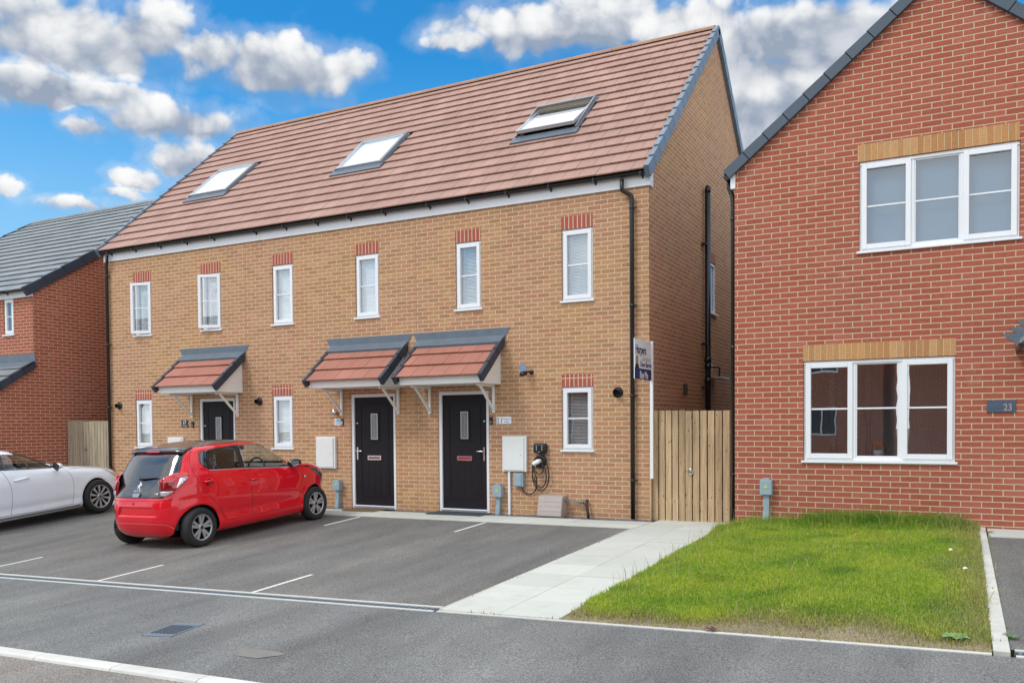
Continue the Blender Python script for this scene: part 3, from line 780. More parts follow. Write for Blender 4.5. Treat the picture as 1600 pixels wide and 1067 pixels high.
for i in range(3):
    xa, xb = HX[i], HX[i+1]
    h = thing('terraced_house', ((xa+xb)/2, 4.2, zf(xa)), HL[i], 'house', 'three joined buff brick terraced houses'); hs.append(h)
    holes = [(a, b, WZ0, WZ1) for a, b in UPW[i]] + [(a, b, GZ0, GZ1) for a, b in GRW[i]] + [(DRS[i][0], DRS[i][1], -.3, 2.135)]
    w = MB(); wall_y(w, xa, xb, -.35, 5.42, 0.0, holes)
    yb = 2*RY - 0.0
    if i == 2:   # gable, with the side window
        sw = (3.66, 4.20, 3.68, 4.72)
        mbx = MB(); wall_y(mbx, 0.0, yb, -.35, 5.40, 0.0, [sw])
        w.add([(0.0-vy, vx, vz) for vx, vy, vz in mbx.v], mbx.f)
        w.add([(0,0,5.40),(0,yb,5.40),(0,RY,9.38)], [(0,1,2)])
    if i == 0:
        w.quad((xa,0,-.35),(xa,yb,-.35),(xa,yb,5.40),(xa,0,5.40)); w.add([(xa,0,5.40),(xa,yb,5.40),(xa,RY,9.38)], [(0,1,2)])
    w.quad((xa,yb,-.35),(xb,yb,-.35),(xb,yb,5.40),(xa,yb,5.40)); w.quad((xa,0,5.42),(xb,0,5.42),(xb,yb,5.40),(xa,yb,5.40))
    build('wall', w, M['buff'], h)
    # roof
    ex0 = xa-(.07 if i == 0 else 0); ex1 = xb+(.0 if i == 2 else 0)
    sk = (SKY[i][0]+.0, SKY[i][1]-.0, S0-.05, S1+.05)
    rf = MB(); tiled_slope(rf, ex0, ex1, EY, EZ, RY, RZ, COURSE, .30, skip=[sk])
    tiled_slope(rf, ex0, ex1, 2*RY-EY, EZ, RY, RZ, COURSE, .30)
    roof = build('roof', rf, M['roof_red'], h)
    ud = MB(); s_ = .03
    for yy, sg in ((EY+.03, 1), (2*RY-EY-.03, -1)):
        ud.quad((xa, yy, EZ-s_), (xb, yy, EZ-s_), (xb, RY, RZ-s_-.01), (xa, RY, RZ-s_-.01))
    build('underlay', ud, M['trim'], roof)
    rg = MB(); x = ex0
    while x < ex1-.01:
        x2 = min(x+.45, ex1)
        prof = [(RY+.13*math.cos(a), RZ-.045+.105*math.sin(a)) for a in np.linspace(0, math.pi, 9)]
        n = len(prof)
        rg.add([(xx, p[0], p[1]) for xx in (x+.003, x2-.003) for p in prof], [(k, k+1, n+k+1, n+k) for k in range(n-1)]+[tuple(range(n)), tuple(range(n, 2*n))]); x = x2
    build('ridge', rg, M['ridge'], roof)
    if i in (0, 2):
        vx = (xb-.01, xb+.075) if i == 2 else (ex0-.02, ex0+.05)
        v = MB(); verge_caps(v, *vx, EY-.02, EZ, RY, RZ, COURSE, .125, top=.055); verge_caps(v, *vx, 2*RY-EY+.02, EZ, RY, RZ, COURSE, .125, top=.055)
        build('verge_trim', v, M['verge'], roof)
    fa = MB(); fa.box(xa-(.03 if i == 0 else 0), xb+(.0 if i == 2 else 0), -.030, -.0015, 5.30, 5.50)
    build('fascia', fa, M['white'], h)
    if i in (0, 2):
        bxm = MB(); x_ = xb if i == 2 else xa-.03
        bxm.box(x_-.002, x_+.030, -.032, .14, 5.299, 5.53); build('eaves_box', bxm, M['white'], h)
    gutter_y(h, ex0-(.02 if i == 0 else 0), xb+(.03 if i == 2 else 0), -.105, 5.498)
    for k, (a, b) in enumerate(UPW[i]): lintel(h, a+.0, b-.0, WZ1+.002, WZ1+.214, 0, 'red_lintel')
    for a, b in GRW[i]: lintel(h, a, b, GZ1+.002, GZ1+.214, 0, 'red_lintel')
    skylight(h, *SKY[i], (EY+NS[0]*.02, EZ+NS[1]*.02), US, NS, S0, S1, ajar=.12 if i == 2 else 0)
window(hs[0], *UPW[0][0], WZ0, WZ1, 0, 'slats', ajar=.30, tilt=1.0, roomm='room_light', label='upper window with its sash swung open')
window(hs[0], *UPW[0][1], WZ0, WZ1, 0, 'slats', ajar=.30, tilt=1.0, roomm='room_light', label='upper window with its sash swung open')
window(hs[0], *GRW[0][0], GZ0, GZ1, 0, 'slats', tilt=1.1, roomm='room_light')
window(hs[1], *UPW[1][0], WZ0, WZ1, 0, 'slats', tilt=1.25, roomm='room_light')
window(hs[1], *UPW[1][1], WZ0, WZ1, 0, 'slats', tilt=1.25, roomm='room_light')
window(hs[1], *GRW[1][0], GZ0, GZ1, 0, 'slats', tilt=1.2, roomm='room_light')
window(hs[2], *UPW[2][0], WZ0, WZ1, 0, 'slats', tilt=.75, roomm='room_light')
window(hs[2], *UPW[2][1], WZ0, WZ1, 0, 'slats', tilt=.75, roomm='room_light')
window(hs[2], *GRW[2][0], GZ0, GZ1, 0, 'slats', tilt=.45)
# gable side window of the right end house (faces +x)
sw = MB(); fx = -.012
def sbox(mb, y0, y1, z0, z1, x0, x1): mb.box(x0, x1, y0, y1, z0, z1)
for (y0, y1, z0, z1) in ((3.663,3.72,3.71,4.717),(4.14,4.197,3.71,4.717),(3.72,4.14,3.71,3.77),(3.72,4.14,4.66,4.717)): sbox(sw, y0, y1, z0, z1, fx-.07, fx)
sww = build('window', sw, M['white'], hs[2], bevel=.005)
mb = MB(); mb.quad((fx-.03,3.715,3.765),(fx-.03,4.145,3.765),(fx-.03,4.145,4.665),(fx-.03,3.715,4.665)); build('pane', mb, M['glass'], sww)
mb = MB(); sbox(mb, 3.64, 4.22, 3.68, 3.709, fx-.06, .06); build('sill', mb, M['white'], sww, bevel=.004)
mb = MB(); sbox(mb, 3.60, 4.26, 3.6, 4.8, -.95, -.94); build('interior', mb, M['room'], sww)
mb = MB(); mb.box(-.09, .003, 3.66, 4.20, 4.722, 4.93); lt = build('lintel', mb, M['red_side_lintel'] if 'red_side_lintel' in M else M['red_lintel'], hs[2])
door(hs[0], *DRS[0], 0, -1); door(hs[1], *DRS[1], 0, -1); door(hs[2], *DRS[2], 0, 1, label='dark door with a red letterbox flap', letter='letter_red')
canopy(hs[2], -4.31, -2.69, 0); canopy(hs[1], -6.33, -4.71, 0); canopy(hs[0], -10.37, -8.75, 0)
downpipe(hs[2], [(-.41,-.105,5.43),(-.41,-.105,5.28),(-.405,-.095,5.25),(-.28,-.062,5.17),(-.265,-.055,5.14),(-.265,-.055,5.0),(-.265,-.055,.0)], clips=(4.97,3.42,1.98,.62))
downpipe(hs[0], [(-12.72,-.105,5.43),(-12.72,-.105,5.30),(-12.74,-.095,5.26),(-12.80,-.062,5.17),(-12.805,-.055,5.14),(-12.805,-.055,-.05)], clips=(4.97,3.42,2.0,.62))
def vent(h, x, z, r=.085):
    mb = MB(); mb.lathe([(.0001,.02),(r*.5,.02),(r*.52,.012),(r,.008),(r,0)], (x, -.001, z), (0,-1,0), 24)
    mb.tube([(x, -.02, z), (x, -.10, z)], [.045,.045], 18, cap=False); mb.tube([(x, -.10, z), (x, -.02, z)], [.036,.036], 18, cap=False)
    mb.lathe([(.0001,0),(.036,0)], (x, -.03, z), (0,-1,0), 16)
    mb.tube([(x, -.095, z), (x, -.10, z)], [.047,.047], 18, cap=False)
    build('boiler_flue', mb, M['black'], h)
vent(hs[2], -.53, 2.04, .088); vent(hs[1], -8.29, 2.045); vent(hs[0], -12.52, 2.03)
# tall black soil pipe, light and small vent on the gable
mb = MB(); py = 3.27
mb.tube([(.085, py, -.05), (.085, py, 5.95)], .055, 16); mb.tube([(.085, py, 5.95), (.085, py, 6.02)], [.060,.060], 16)
mb.ball((.085, py, 6.04), .05, 12)
for z in (2.35, 2.62, 2.75): mb.tube([(.085, py, z-.05), (.085, py, z+.05)], .066, 16)
for z in (4.95, 3.05, 2.22): mb.box(.0, .09, py-.16, py-.04, z-.02, z+.02)
build('soil_pipe', mb, M['black'], hs[2])
mb = MB(); mb.box(.001, .06, 1.88, 1.97, 2.03, 2.24); build('wall_vent', mb, simple('brown_vent_plastic', (.05,.03,.028), .6), hs[2], bevel=.006)
t = thing('hanging_bracket', (.1, 3.9, 2.4), 'small wall fitting with black arm and pale plate beside the tall soil pipe', 'wall bracket')
mb = MB(); mb.lathe([(.0001,.05),(.05,.045),(.06,0)], (.001, 3.72, 2.63), (1,0,0), 14); build('rosette', mb, M['chrome'], t)
mb = MB(); mb.tube([(.03,3.72,2.63),(.16,3.80,2.64),(.17,3.82,2.60),(.17,3.82,2.44)], .018, 8); build('arm', mb, M['black'], t)
mb = MB(); mb.box(.001,.30,3.50,4.10,2.405,2.43); build('plate', mb, M['alu_light'], t, bevel=.004)
# movement joints between the houses
for i in (0, 1):
    mb = MB(); x = HX[i+1]; mb.box(x-.004, x+.004, -.0025, .01, -.05, 5.29); build('movement_joint', mb, simple('joint_sealant', (.33,.235,.14), .9), hs[i+1])
# ------------------------------------------------------------------ right-hand red brick house (gable to the street)
def gable_wall(mb, x0, x1, z0, ze, xa, za, y, holes):
    wall_y(mb, x0, x1, z0, ze, y, holes); mb.add([(x0,y,ze),(x1,y,ze),(xa,y,za)], [(0,1,2)])
RX0, RX1, RXA, RYF = 1.585, 6.695, 4.14, -1.0
rh = thing('gable_house', ((RX0+RX1)/2, 3, .15), 'red brick house with its gable to the street, two wide white windows and slate plaque', 'house')
w = MB()
UW = (3.205, 5.03, 3.73, 4.925); LW = (2.508, 4.345, .985, 2.352)
wall_y(w, RX0, RX1, -.2, 5.02, RYF, [LW, UW, (5.22, 6.28, -.2, 2.33)]); w.add([(RX0,RYF,5.02),(RX1,RYF,5.02),(RXA,RYF,7.12)], [(0,1,2)])
w.quad((RX0,RYF,-.2),(RX0,RYF,5.02),(RX0,8.2,5.02),(RX0,8.2,-.2)); w.quad((RX1,RYF,-.2),(RX1,8.2,-.2),(RX1,8.2,5.02),(RX1,RYF,5.02))
w.quad((RX0,8.2,-.2),(RX0,8.2,5.02),(RX1,8.2,5.02),(RX1,8.2,-.2)); w.add([(RX0,8.2,5.02),(RX1,8.2,5.02),(RXA,8.2,7.12)], [(0,1,2)])
build('wall', w, M['red'], rh)
M['buff_lintel2'] = brick_mat('buff_soldier_brick_wide', [(.40,.20,.085), (.47,.25,.11), (.52,.30,.14), (.44,.21,.10)], (.55,.44,.26), (1.1,1.05,.8), bw=.0775, bh=.5, joint=.0048, soldier=True, org=(.02,2.3), stain=.15)
lintel(rh, UW[0]-.018, UW[1]-.008, 4.928, 5.148, RYF, 'buff_lintel2'); lintel(rh, LW[0]-.003, LW[1]+.003, 2.355, 2.572, RYF, 'buff_lintel2')
TH = ((0,.345),(.345,.66),(.66,1))
window(rh, *UW, RYF, 'shade', lights=TH, sash=(True,False,True), glass='glass_blue', bar=.50, label='upper three-light window with closed grey blinds')
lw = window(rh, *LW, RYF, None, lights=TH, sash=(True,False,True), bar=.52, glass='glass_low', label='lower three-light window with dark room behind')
cu = MB()
for cx in (2.86, 3.30):
    pts = [(cx+.05*math.sin(k*.9)+.0, RYF+.22+.03*math.sin(k*2.2)) for k in range(6)]
    cu.tube([(cx+.02*math.sin(z*2), RYF+.25, z) for z in np.linspace(1.05, 2.34, 8)], [.05,.045,.03,.05,.06,.06,.06,.06], 10)
build('curtain', cu, M['curtain'], lw)
door(rh, 5.22, 6.28, RYF, 1, zt=2.33, zb=.205)
# roof of the right house; ridge runs away from the street
rf = MB(); zo = .075
tiled_slope(rf, RYF-.03, 8.23, RX0-.13, 5.02-.13*.82+zo, RXA, 7.12+zo, .34, .33, along='y')
tiled_slope(rf, RYF-.03, 8.23, RX1+.13, 5.02-.13*.82+zo, RXA, 7.12+zo, .34, .33, along='y')
roof = build('roof', rf, M['roof_grey'], rh)
v = MB()
verge_caps(v, RYF-.07, RYF+.03, RX0-.10, 5.02-.10*.82+.072, RXA, 7.12+.072, .345, .08, along='y', top=.05, lip=.010)
verge_caps(v, RYF-.07, RYF+.03, RX1+.10, 5.02-.10*.82+.072, RXA, 7.12+.072, .345, .08, along='y', top=.05, lip=.010)
build('verge_trim', v, M['verge_right'], roof)
rg = MB(); y = RYF-.07
while y < 8.2:
    prof = [(RXA+.13*math.cos(a), 7.15+.105*math.sin(a)) for a in np.linspace(0, math.pi, 9)]; n = 9
    rg.add([(p[0], yy, p[1]) for yy in (y+.003, y+.445) for p in prof], [(k, k+1, n+k+1, n+k) for k in range(n-1)]+[tuple(range(n)), tuple(range(n, 2*n))]); y += .45
build('ridge', rg, M['roof_grey'], roof)
eb = MB(); eb.box(RX0-.055, RX0+.012, RYF-.012, RYF+.12, 4.80, 5.0); build('eaves_box', eb, M['white'], rh)
fa = MB(); fa.box(RX0-.03, RX0-.002, RYF+.125, 8.2, 4.82, 5.0); build('fascia', fa, M['white'], rh)
gm = MB(); prof = [(-.058*math.cos(a), -.052*math.sin(a)) for a in np.linspace(0, math.pi, 9)]; n = 9
gm.add([(RX0-.10+p[0], yy, 4.98+p[1]) for yy in (RYF-.03, 8.2) for p in prof], [(i, i+1, n+i+1, n+i) for i in range(n-1)]+[tuple(range(n)), tuple(range(n,2*n)), (0,n,2*n-1,n-1)])
build('gutter', gm, M['black'], rh)
downpipe(rh, [(RX0-.10,RYF+.10,4.95),(RX0-.10,RYF+.10,4.84),(RX0-.05,RYF+.10,4.72),(RX0-.045,RYF+.10,4.6),(RX0-.045,RYF+.10,.0)], clips=(4.4,2.6,.8), cdir=(.1,0))
# pitched door canopy at the right edge with stepped lead flashing
cm = MB(); ex, ez, ax, azz = 5.00, 2.46, 5.75, 3.16
cm.prism([(ex,ez),(ax,azz),(2*ax-ex,ez),(2*ax-ex,ez-.05),(ax,azz-.06),(ex,ez-.05)], lambda p, a: (p[0], a, p[1]), RYF-.75, RYF-.002)
can = build('canopy', cm, M['roof_grey'], rh); can['label'] = 'pitched door canopy with stepped lead flashing'
st = MB()
for k in range(9):
    x = 4.845+k*.075; z = 2.52+k*.075
    st.prism([(x,z+.075),(x+.30,z+.075),(x+.30,z-.01),(x+.17,z-.065),(x+.07,z+.01)], lambda p, a: (p[0], a, p[1]), RYF-.006-.0015*k, RYF-.0005-.0015*k)
build('lead_flashing', st, M['lead'], can)
bm_ = MB(); bm_.box(4.99, 5.03, RYF-.72, RYF-.002, 2.36, 2.42); build('gutter', bm_, M['black'], can)

# ------------------------------------------------------------------ left-hand red brick house
LXW, LYF, LRY = -14.5, -.72, 4.45
lh = thing('eaves_house', (-18.3, 4, -.1), 'red brick house with grey tiled roof at the left edge behind the white car', 'house')
w = MB(); lwn = (-15.585, -15.205, 3.70, 4.575)
wall_y(w, -22.1, LXW, -.6, 4.72, LYF, [lwn])
yb = 2*LRY-LYF; zA = 4.72+(LRY-LYF)*.6445
for xx in (LXW, -22.1):
    w.quad((xx,LYF,-.6),(xx,yb,-.6),(xx,yb,4.72),(xx,LYF,4.72)); w.add([(xx,LYF,4.72),(xx,yb,4.72),(xx,LRY,zA)], [(0,1,2)])
w.quad((-22.1,yb,-.6),(LXW,yb,-.6),(LXW,yb,4.72),(-22.1,yb,4.72))
build('wall', w, M['red'], lh)
window(lh, *lwn, LYF, 'shade')
rf = MB(); ey, ez = LYF-.20, 4.72-.20*.6445+.09
L_ = math.hypot(LRY-ey, zA+.09-ez); crs = L_/17
tiled_slope(rf, -22.15, LXW+.0, ey, ez, LRY, zA+.09, crs, .33); tiled_slope(rf, -22.15, LXW, 2*LRY-ey, ez, LRY, zA+.09, crs, .33)
roof = build('roof', rf, M['roof_grey'], lh)
for xa, xb in ((LXW-.01, LXW+.075), (-22.22, -22.14)):
    v = MB(); verge_caps(v, xa, xb, ey-.02, ez, LRY, zA+.09, crs*1.5, .15); verge_caps(v, xa, xb, 2*LRY-ey+.02, ez, LRY, zA+.09, crs*1.5, .15)
    build('verge_trim', v, M['verge_dark'], roof)
rg = MB(); x = -22.15
while x < LXW-.01:
    prof = [(LRY+.13*math.cos(a), zA+.05+.10*math.sin(a)) for a in np.linspace(0, math.pi, 9)]; n = 9
    rg.add([(xx, p[0], p[1]) for xx in (x+.003, min(x+.447, LXW+.03)) for p in prof], [(k, k+1, n+k+1, n+k) for k in range(n-1)]+[tuple(range(n)), tuple(range(n, 2*n))]); x += .45
build('ridge', rg, M['roof_grey'], roof)
fa = MB(); fa.box(-22.1, LXW+.03, LYF-.03, LYF-.0015, 4.56, 4.75); build('fascia', fa, M['white'], lh)
gutter_y(lh, -22.1, LXW+.02, LYF-.105, 4.725)
pr = MB(); tiled_slope(pr, -18.0, LXW+.02, LYF-1.35, 2.15, LYF-.03, 3.02, .33, .33)
po = build('porch_roof', pr, M['roof_grey'], lh)
ld = MB(); ld.box(-18.0, LXW+.07, LYF-.012, LYF-.0005, 3.02, 3.255)
ld.add([(-18,LYF-.013,3.075),(LXW+.07,LYF-.013,3.075),(LXW+.07,LYF-.22,2.94),(-18,LYF-.22,2.94),(-18,LYF-.013,3.055),(LXW+.07,LYF-.013,3.055),(LXW+.07,LYF-.22,2.92),(-18,LYF-.22,2.92)], [(0,3,2,1),(4,5,6,7),(0,1,5,4),(1,2,6,5),(2,3,7,6),(3,0,4,7)])
build('lead_flashing', ld, M['lead'], po)
v = MB(); verge_caps(v, LXW-.01, LXW+.07, LYF-1.38, 2.13, LYF-.01, 3.03, .34, .10, top=.05); build('verge_trim', v, M['verge_dark'], po)
pw = MB(); pw.prism([(LYF-1.2,-.6),(LYF-1.2,2.15),(LYF-.001,2.93),(LYF-.001,-.6)], lambda p, a: (a, p[0], p[1]), -17.9, LXW-.01); build('porch', pw, M['red'], lh)

# ------------------------------------------------------------------ houses over the road, mirrored in the glass and car paint
def far_house(x0, x1, yf, label, gable):
    h = thing('opposite_house', ((x0+x1)/2, yf-4, -.4), label, 'house')
    w = MB(); xm = (x0+x1)/2; z0, ze = -.6, 5.0
    wins = [(x0+(x1-x0)*f-.6, x0+(x1-x0)*f+.6, z, z+1.15) for f in (.27, .75) for z in (1.0, 3.6)]
    yb = yf-8
    wall_y(w, x0, x1, z0, ze, yf, wins, depth=-.1)
    if gable: w.add([(x0,yf,ze),(x1,yf,ze),(xm,yf,ze+2.4)], [(0,1,2)]); w.add([(x0,yb,ze),(x1,yb,ze),(xm,yb,ze+2.4)], [(0,1,2)])
    for xx in (x0, x1):
        w.quad((xx,yf,z0),(xx,yb,z0),(xx,yb,ze),(xx,yf,ze))
        if not gable: w.add([(xx,yf,ze),(xx,yb,ze),(xx,yf-4,ze+2.6)], [(0,1,2)])
    w.quad((x0,yb,z0),(x1,yb,z0),(x1,yb,ze),(x0,yb,ze)); build('wall', w, M['red'], h)
    rf = MB()
    if gable:
        for s in (x0-.15, x1+.15): tiled_slope(rf, yb-.05, yf+.05, s, ze-.05, xm, ze+2.5, .34, .33, along='y')
    else:
        for s in (yf+.2, yb-.2): tiled_slope(rf, x0-.05, x1+.05, s, ze-.05, yf-4, ze+2.7, .34, .33)
        fm = MB(); fm.box(x0, x1, yf+.002, yf+.03, ze-.22, ze-.02); build('fascia', fm, M['white'], h)
    build('roof', rf, M['roof_grey'], h)
    for a, b, c, d in wins:
        m_ = MB(); frame_rect(m_, a, b, c, d, .07, yf-.08, yf-.02); m_.box((a+b)/2-.03, (a+b)/2+.03, yf-.08, yf-.02, c+.07, d-.07); wn = build('window', m_, M['white'], h)
        g = MB(); g.quad((a,yf-.06,c),(b,yf-.06,c),(b,yf-.06,d),(a,yf-.06,d)); build('pane', g, M['car_glass_far'], wn)
M['car_glass_far'] = simple('dark_far_glass', (.05,.06,.07), .08)
far_house(-8.0, 1.6, -27, 'red brick gabled house across the road, seen only as a reflection', True)
far_house(2.6, 12.0, -26, 'red brick house with eaves to the road, seen only as a reflection', False)
far_house(-22.0, -11.0, -27, 'wide red brick house across the road, left of the gabled one, seen as reflection', False)

# ------------------------------------------------------------------ timber gates between the houses
def boards(mb, x0, x1, y, z0, z1, w, gap, th=.02, wob=.004):
    n = max(1, round((x1-x0+gap)/(w+gap))); bw = (x1-x0+gap)/n-gap
    for i in range(n):
        a = x0+i*(bw+gap); o = rng.uniform(-wob, wob)
        mb.box(a, a+bw, y+rng.uniform(-.002,.002), y+th, z0(a)+rng.uniform(0,.006), z1+o)
GB = lambda a: -.02
t = thing('timber_gate', (.8, .05, -.02), 'tall honey-coloured timber gate of upright boards between the buff terrace and red gable house', 'gate')
bp = MB(); boards(bp, .035, .56, .045, GB, 1.735, .092, .018); build('side_panel', bp, M['timber'], t)
gp = MB(); boards(gp, .575, 1.50, .035, GB, 1.725, .093, .019); gl_ = build('gate_leaf', gp, M['timber'], t)
po = MB(); po.box(.003, .031, -.02, .07, -.1, 1.70); build('post', po, M['timber'], t)
rl = MB(); rl.box(.04, 1.5, .068, .10, .25, .34); rl.box(.04, 1.5, .068, .10, 1.35, 1.44); build('rail', rl, M['timber'], t)
rr = MB(); c = Vector((.655, .018, .80)); rr.tube([c+Vector((.04*math.cos(a), 0, .045*math.sin(a)-.03)) for a in np.linspace(0, 6.283, 17)], .006, 6); rr.lathe([(.0001,.018),(.03,.012),(.034,0)], (c.x, .034, c.z), (0,-1,0), 14); build('ring_latch', rr, M['chrome'], gl_)
t = thing('timber_gate', (-13.7, .05, -.1), 'weathered grey-brown timber gate between the left red house and the terrace', 'gate')
bp = MB(); boards(bp, -14.44, -13.90, .05, lambda a: -.15, 1.705, .080, .012); build('side_panel', bp, M['timber_old'], t)
gp = MB(); boards(gp, -13.86, -12.96, .04, lambda a: -.15, 1.69, .092, .013); gl_ = build('gate_leaf', gp, M['timber_old'], t)
rl = MB(); rl.box(-14.45, -12.96, .072, .10, .25, .34); rl.box(-14.45, -12.96, .072, .10, 1.3, 1.4); build('rail', rl, M['timber_old'], t)
hg = MB(); hg.box(-13.81, -13.74, .03, .0385, 1.0, 1.06); build('latch', hg, M['chrome'], gl_)

# ------------------------------------------------------------------ things fixed to the terrace wall
def meter_box(x0, x1, z0, z1, label, pipe=None):
    t = thing('meter_box', ((x0+x1)/2, -.03, z0), label, 'meter box', 'white meter boxes on the terrace wall')
    m_ = MB(); m_.box(x0, x1, -.055, -.001, z0, z1); build('casing', m_, M['render_white'], t, bevel=.008)
    d = MB(); d.box(x0+.022, x1-.022-.02, -.072, -.056, z0+.022, z1-.022); dl = build('door', d, M['render_white'], t, bevel=.008)
    k = MB(); k.lathe([(.0001,.004),(.008,.003),(.009,0)], (x1-.10, -.072, (z0+z1)/2-.02), (0,-1,0), 10); build('lock', k, M['alu'], dl)
    if pipe:
        p = MB(); p.box(pipe-.020, pipe+.020, -.040, -.001, -.03, z0-.002); build('conduit', p, M['white'], t, bevel=.004)
meter_box(-2.645, -2.178, .722, 1.332, 'white meter box with a white conduit below, beside the door with red letterbox', -2.525)
meter_box(-6.785, -6.31, .708, 1.326, 'white meter box beside the middle door, just above the red car bonnet')
meter_box(-10.93, -10.46, .70, 1.318, 'white meter box left of number 17 door, mostly hidden behind the red car roof')
def pillar(x, y, z0, zb, zt, w, label):
    t = thing('utility_pillar', (x, y, z0), label, 'utility pillar', 'grey service pillars at the foot of the walls')
    p = MB(); p.box(x-.038, x+.038, y-.075, y-.001, z0-.03, zb+.01); p.prism([(y-.001,z0+.10),(y-.078,z0+.17),(y-.098,z0+.02),(y-.098,z0-.03),(y-.001,z0-.03)], lambda q, a: (a, q[0], q[1]), x-.043, x+.037); build('duct', p, M['grey_box'], t, bevel=.006)
    h = MB(); h.box(x-w/2, x+w/2, y-.115, y-.001, zb, zt-.022); h.box(x-w/2+.03, x+w/2-.03, y-.105, y-.001, zt-.0225, zt); hd = build('housing', h, M['grey_box'], t, bevel=.012)
    s = MB(); s.prism([(x-.028,zb+.10),(x+.028,zb+.10),(x,zb+.148)], lambda q, a: (q[0], a, q[1]), y-.1175, y-.1153); build('warning_sticker', s, M['green_ink'], hd)
pillar(-2.728, 0, -.03, .275, .497, .172, 'grey service pillar between the red letterbox door and white conduit')
pillar(-6.26, 0, -.05, .295, .497, .165, 'grey service pillar just in front of the red car bonnet beside the middle door')
pillar(2.03, RYF, .13, .535, .765, .16, 'grey service pillar in the long grass against the red brick gable house')
# charger with its cable
t = thing('ev_charger', (-1.905, -.03, .35), 'black electric car charger with coiled cable and plug on the buff wall', 'car charger')
b = MB(); b.box(-2.025, -1.79, -.105, -.001, 1.045, 1.212); bd = build('body', b, M['black'], t, bevel=.035)
f = MB(); f.box(-1.965, -1.955, -.109, -.1055, 1.09, 1.175); f.box(-1.862, -1.852, -.109, -.1055, 1.09, 1.175); f.box(-1.935, -1.89, -.109, -.1055, 1.062, 1.070); build('light_strip', f, M['grey_ink'], bd)
hol = MB(); hol.lathe([(.05,.0),(.062,.05),(.105,.06),(.112,.03),(.112,0)], (-1.925, -.001, .905), (0,-1,0), 28); hol.lathe([(.0001,.055),(.051,.055)], (-1.925,-.001,.905), (0,-1,0), 20); build('cable_holder', hol, M['black'], t)
pl = MB(); pl.tube([(-1.915,-.055,.915),(-1.93,-.12,.905),(-1.97,-.17,.875),(-1.995,-.19,.855)], [.036,.040,.034,.024], 12); build('plug', pl, M['white_ink'], t)
cb = MB()
def loop(cx, cz, rx, rz, y, a0, a1, n=28): return [(cx+rx*math.sin(a), y-.012*math.sin(a*1.5), cz+rz*math.cos(a)) for a in np.linspace(a0, a1, n)]
cb.tube([(-1.835,-.06,1.05),(-1.83,-.07,1.0),(-1.80,-.08,.95)] + loop(-1.905,.68,.155,.27,-.055,.6,5.9), .010, 7)
cb.tube(loop(-1.90,.66,.115,.20,-.082,-.9,4.6), .010, 7)
cb.tube(loop(-1.915,.80,.085,.11,-.10,1.2,5.0,16), .010, 7)
cb.tube([(-1.995,-.19,.855),(-2.0,-.18,.80),(-1.965,-.10,.62),(-1.985,-.06,.50),(-2.02,-.03,.40),(-2.09,-.025,.345),(-2.17,-.025,.34),(-2.25,-.03,.38),(-2.275,-.04,.465)], .010, 7)
build('cable', cb, M['black'], t)
t = thing('isolator_box', (-2.326, -.03, .465), 'small grey switch box under the white meter box, cable leading to the charger', 'switch box')
b = MB(); b.box(-2.418, -2.233, -.085, -.001, .468, .698); build('casing', b, M['grey_box'], t, bevel=.008)
b = MB(); b.box(-2.405, -2.262, -.098, -.0855, .48, .686); build('lid', b, M['grey_box'], t, bevel=.006)
# ground-level gas meter housing
t = thing('gas_meter_housing', (-1.63, -.12, -.02), 'faded pinkish-brown plastic gas meter housing at the foot of the buff wall', 'gas meter box')
prof = [(-.01,-.02),(-.235,-.02),(-.252,.0),(-.258,.05),(-.195,.315),(-.175,.335),(-.01,.35)]
b = MB(); b.prism(prof, lambda p, a: (a, p[0], p[1]), -1.885, -1.44); build('housing', b, M['gas_box'], t, bevel=.012)
lidm = MB()
for k in range(4):
    za, zb_ = .012+k*.076, .083+k*.076
    ya, yb_ = -.258+(za-.05)*.2377 if za > .05 else -.256, -.258+(zb_-.05)*.2377
    lidm.add([(-1.875,ya-.004,za),(-1.45,ya-.004,za),(-1.45,yb_-.004,zb_),(-1.875,yb_-.004,zb_),(-1.875,ya+.004,za),(-1.45,ya+.004,za),(-1.45,yb_+.004,zb_),(-1.875,yb_+.004,zb_)], [(0,1,2,3),(7,6,5,4),(0,4,5,1),(1,5,6,2),(2,6,7,3),(3,7,4,0)])
build('lid', lidm, simple('faded_brown_lid', (.385,.335,.31), .6, var=.12, scale=12), t)
p = MB(); p.tube([(-1.44,-.09,.255),(-1.30,-.07,.25),(-1.15,-.06,.235),(-1.145,-.001,.235)], .014, 8); p.tube([(-1.17,-.062,.21),(-1.17,-.062,.262)], .022, 10); p.ball((-1.145,-.05,.235), .026, 10); build('supply_pipe', p, M['iron'], t)
t = thing('waste_pipe', (-.98, -.05, -.02), 'short black waste pipe leaning against the buff wall beside the gas housing', 'pipe')
p = MB(); p.tube([(-1.075,-.001,.262),(-1.07,-.05,.262),(-1.065,-.07,.225),(-1.03,-.085,.05),(-1.02,-.09,-.03)], .023, 12); build('pipe', p, M['black'], t)
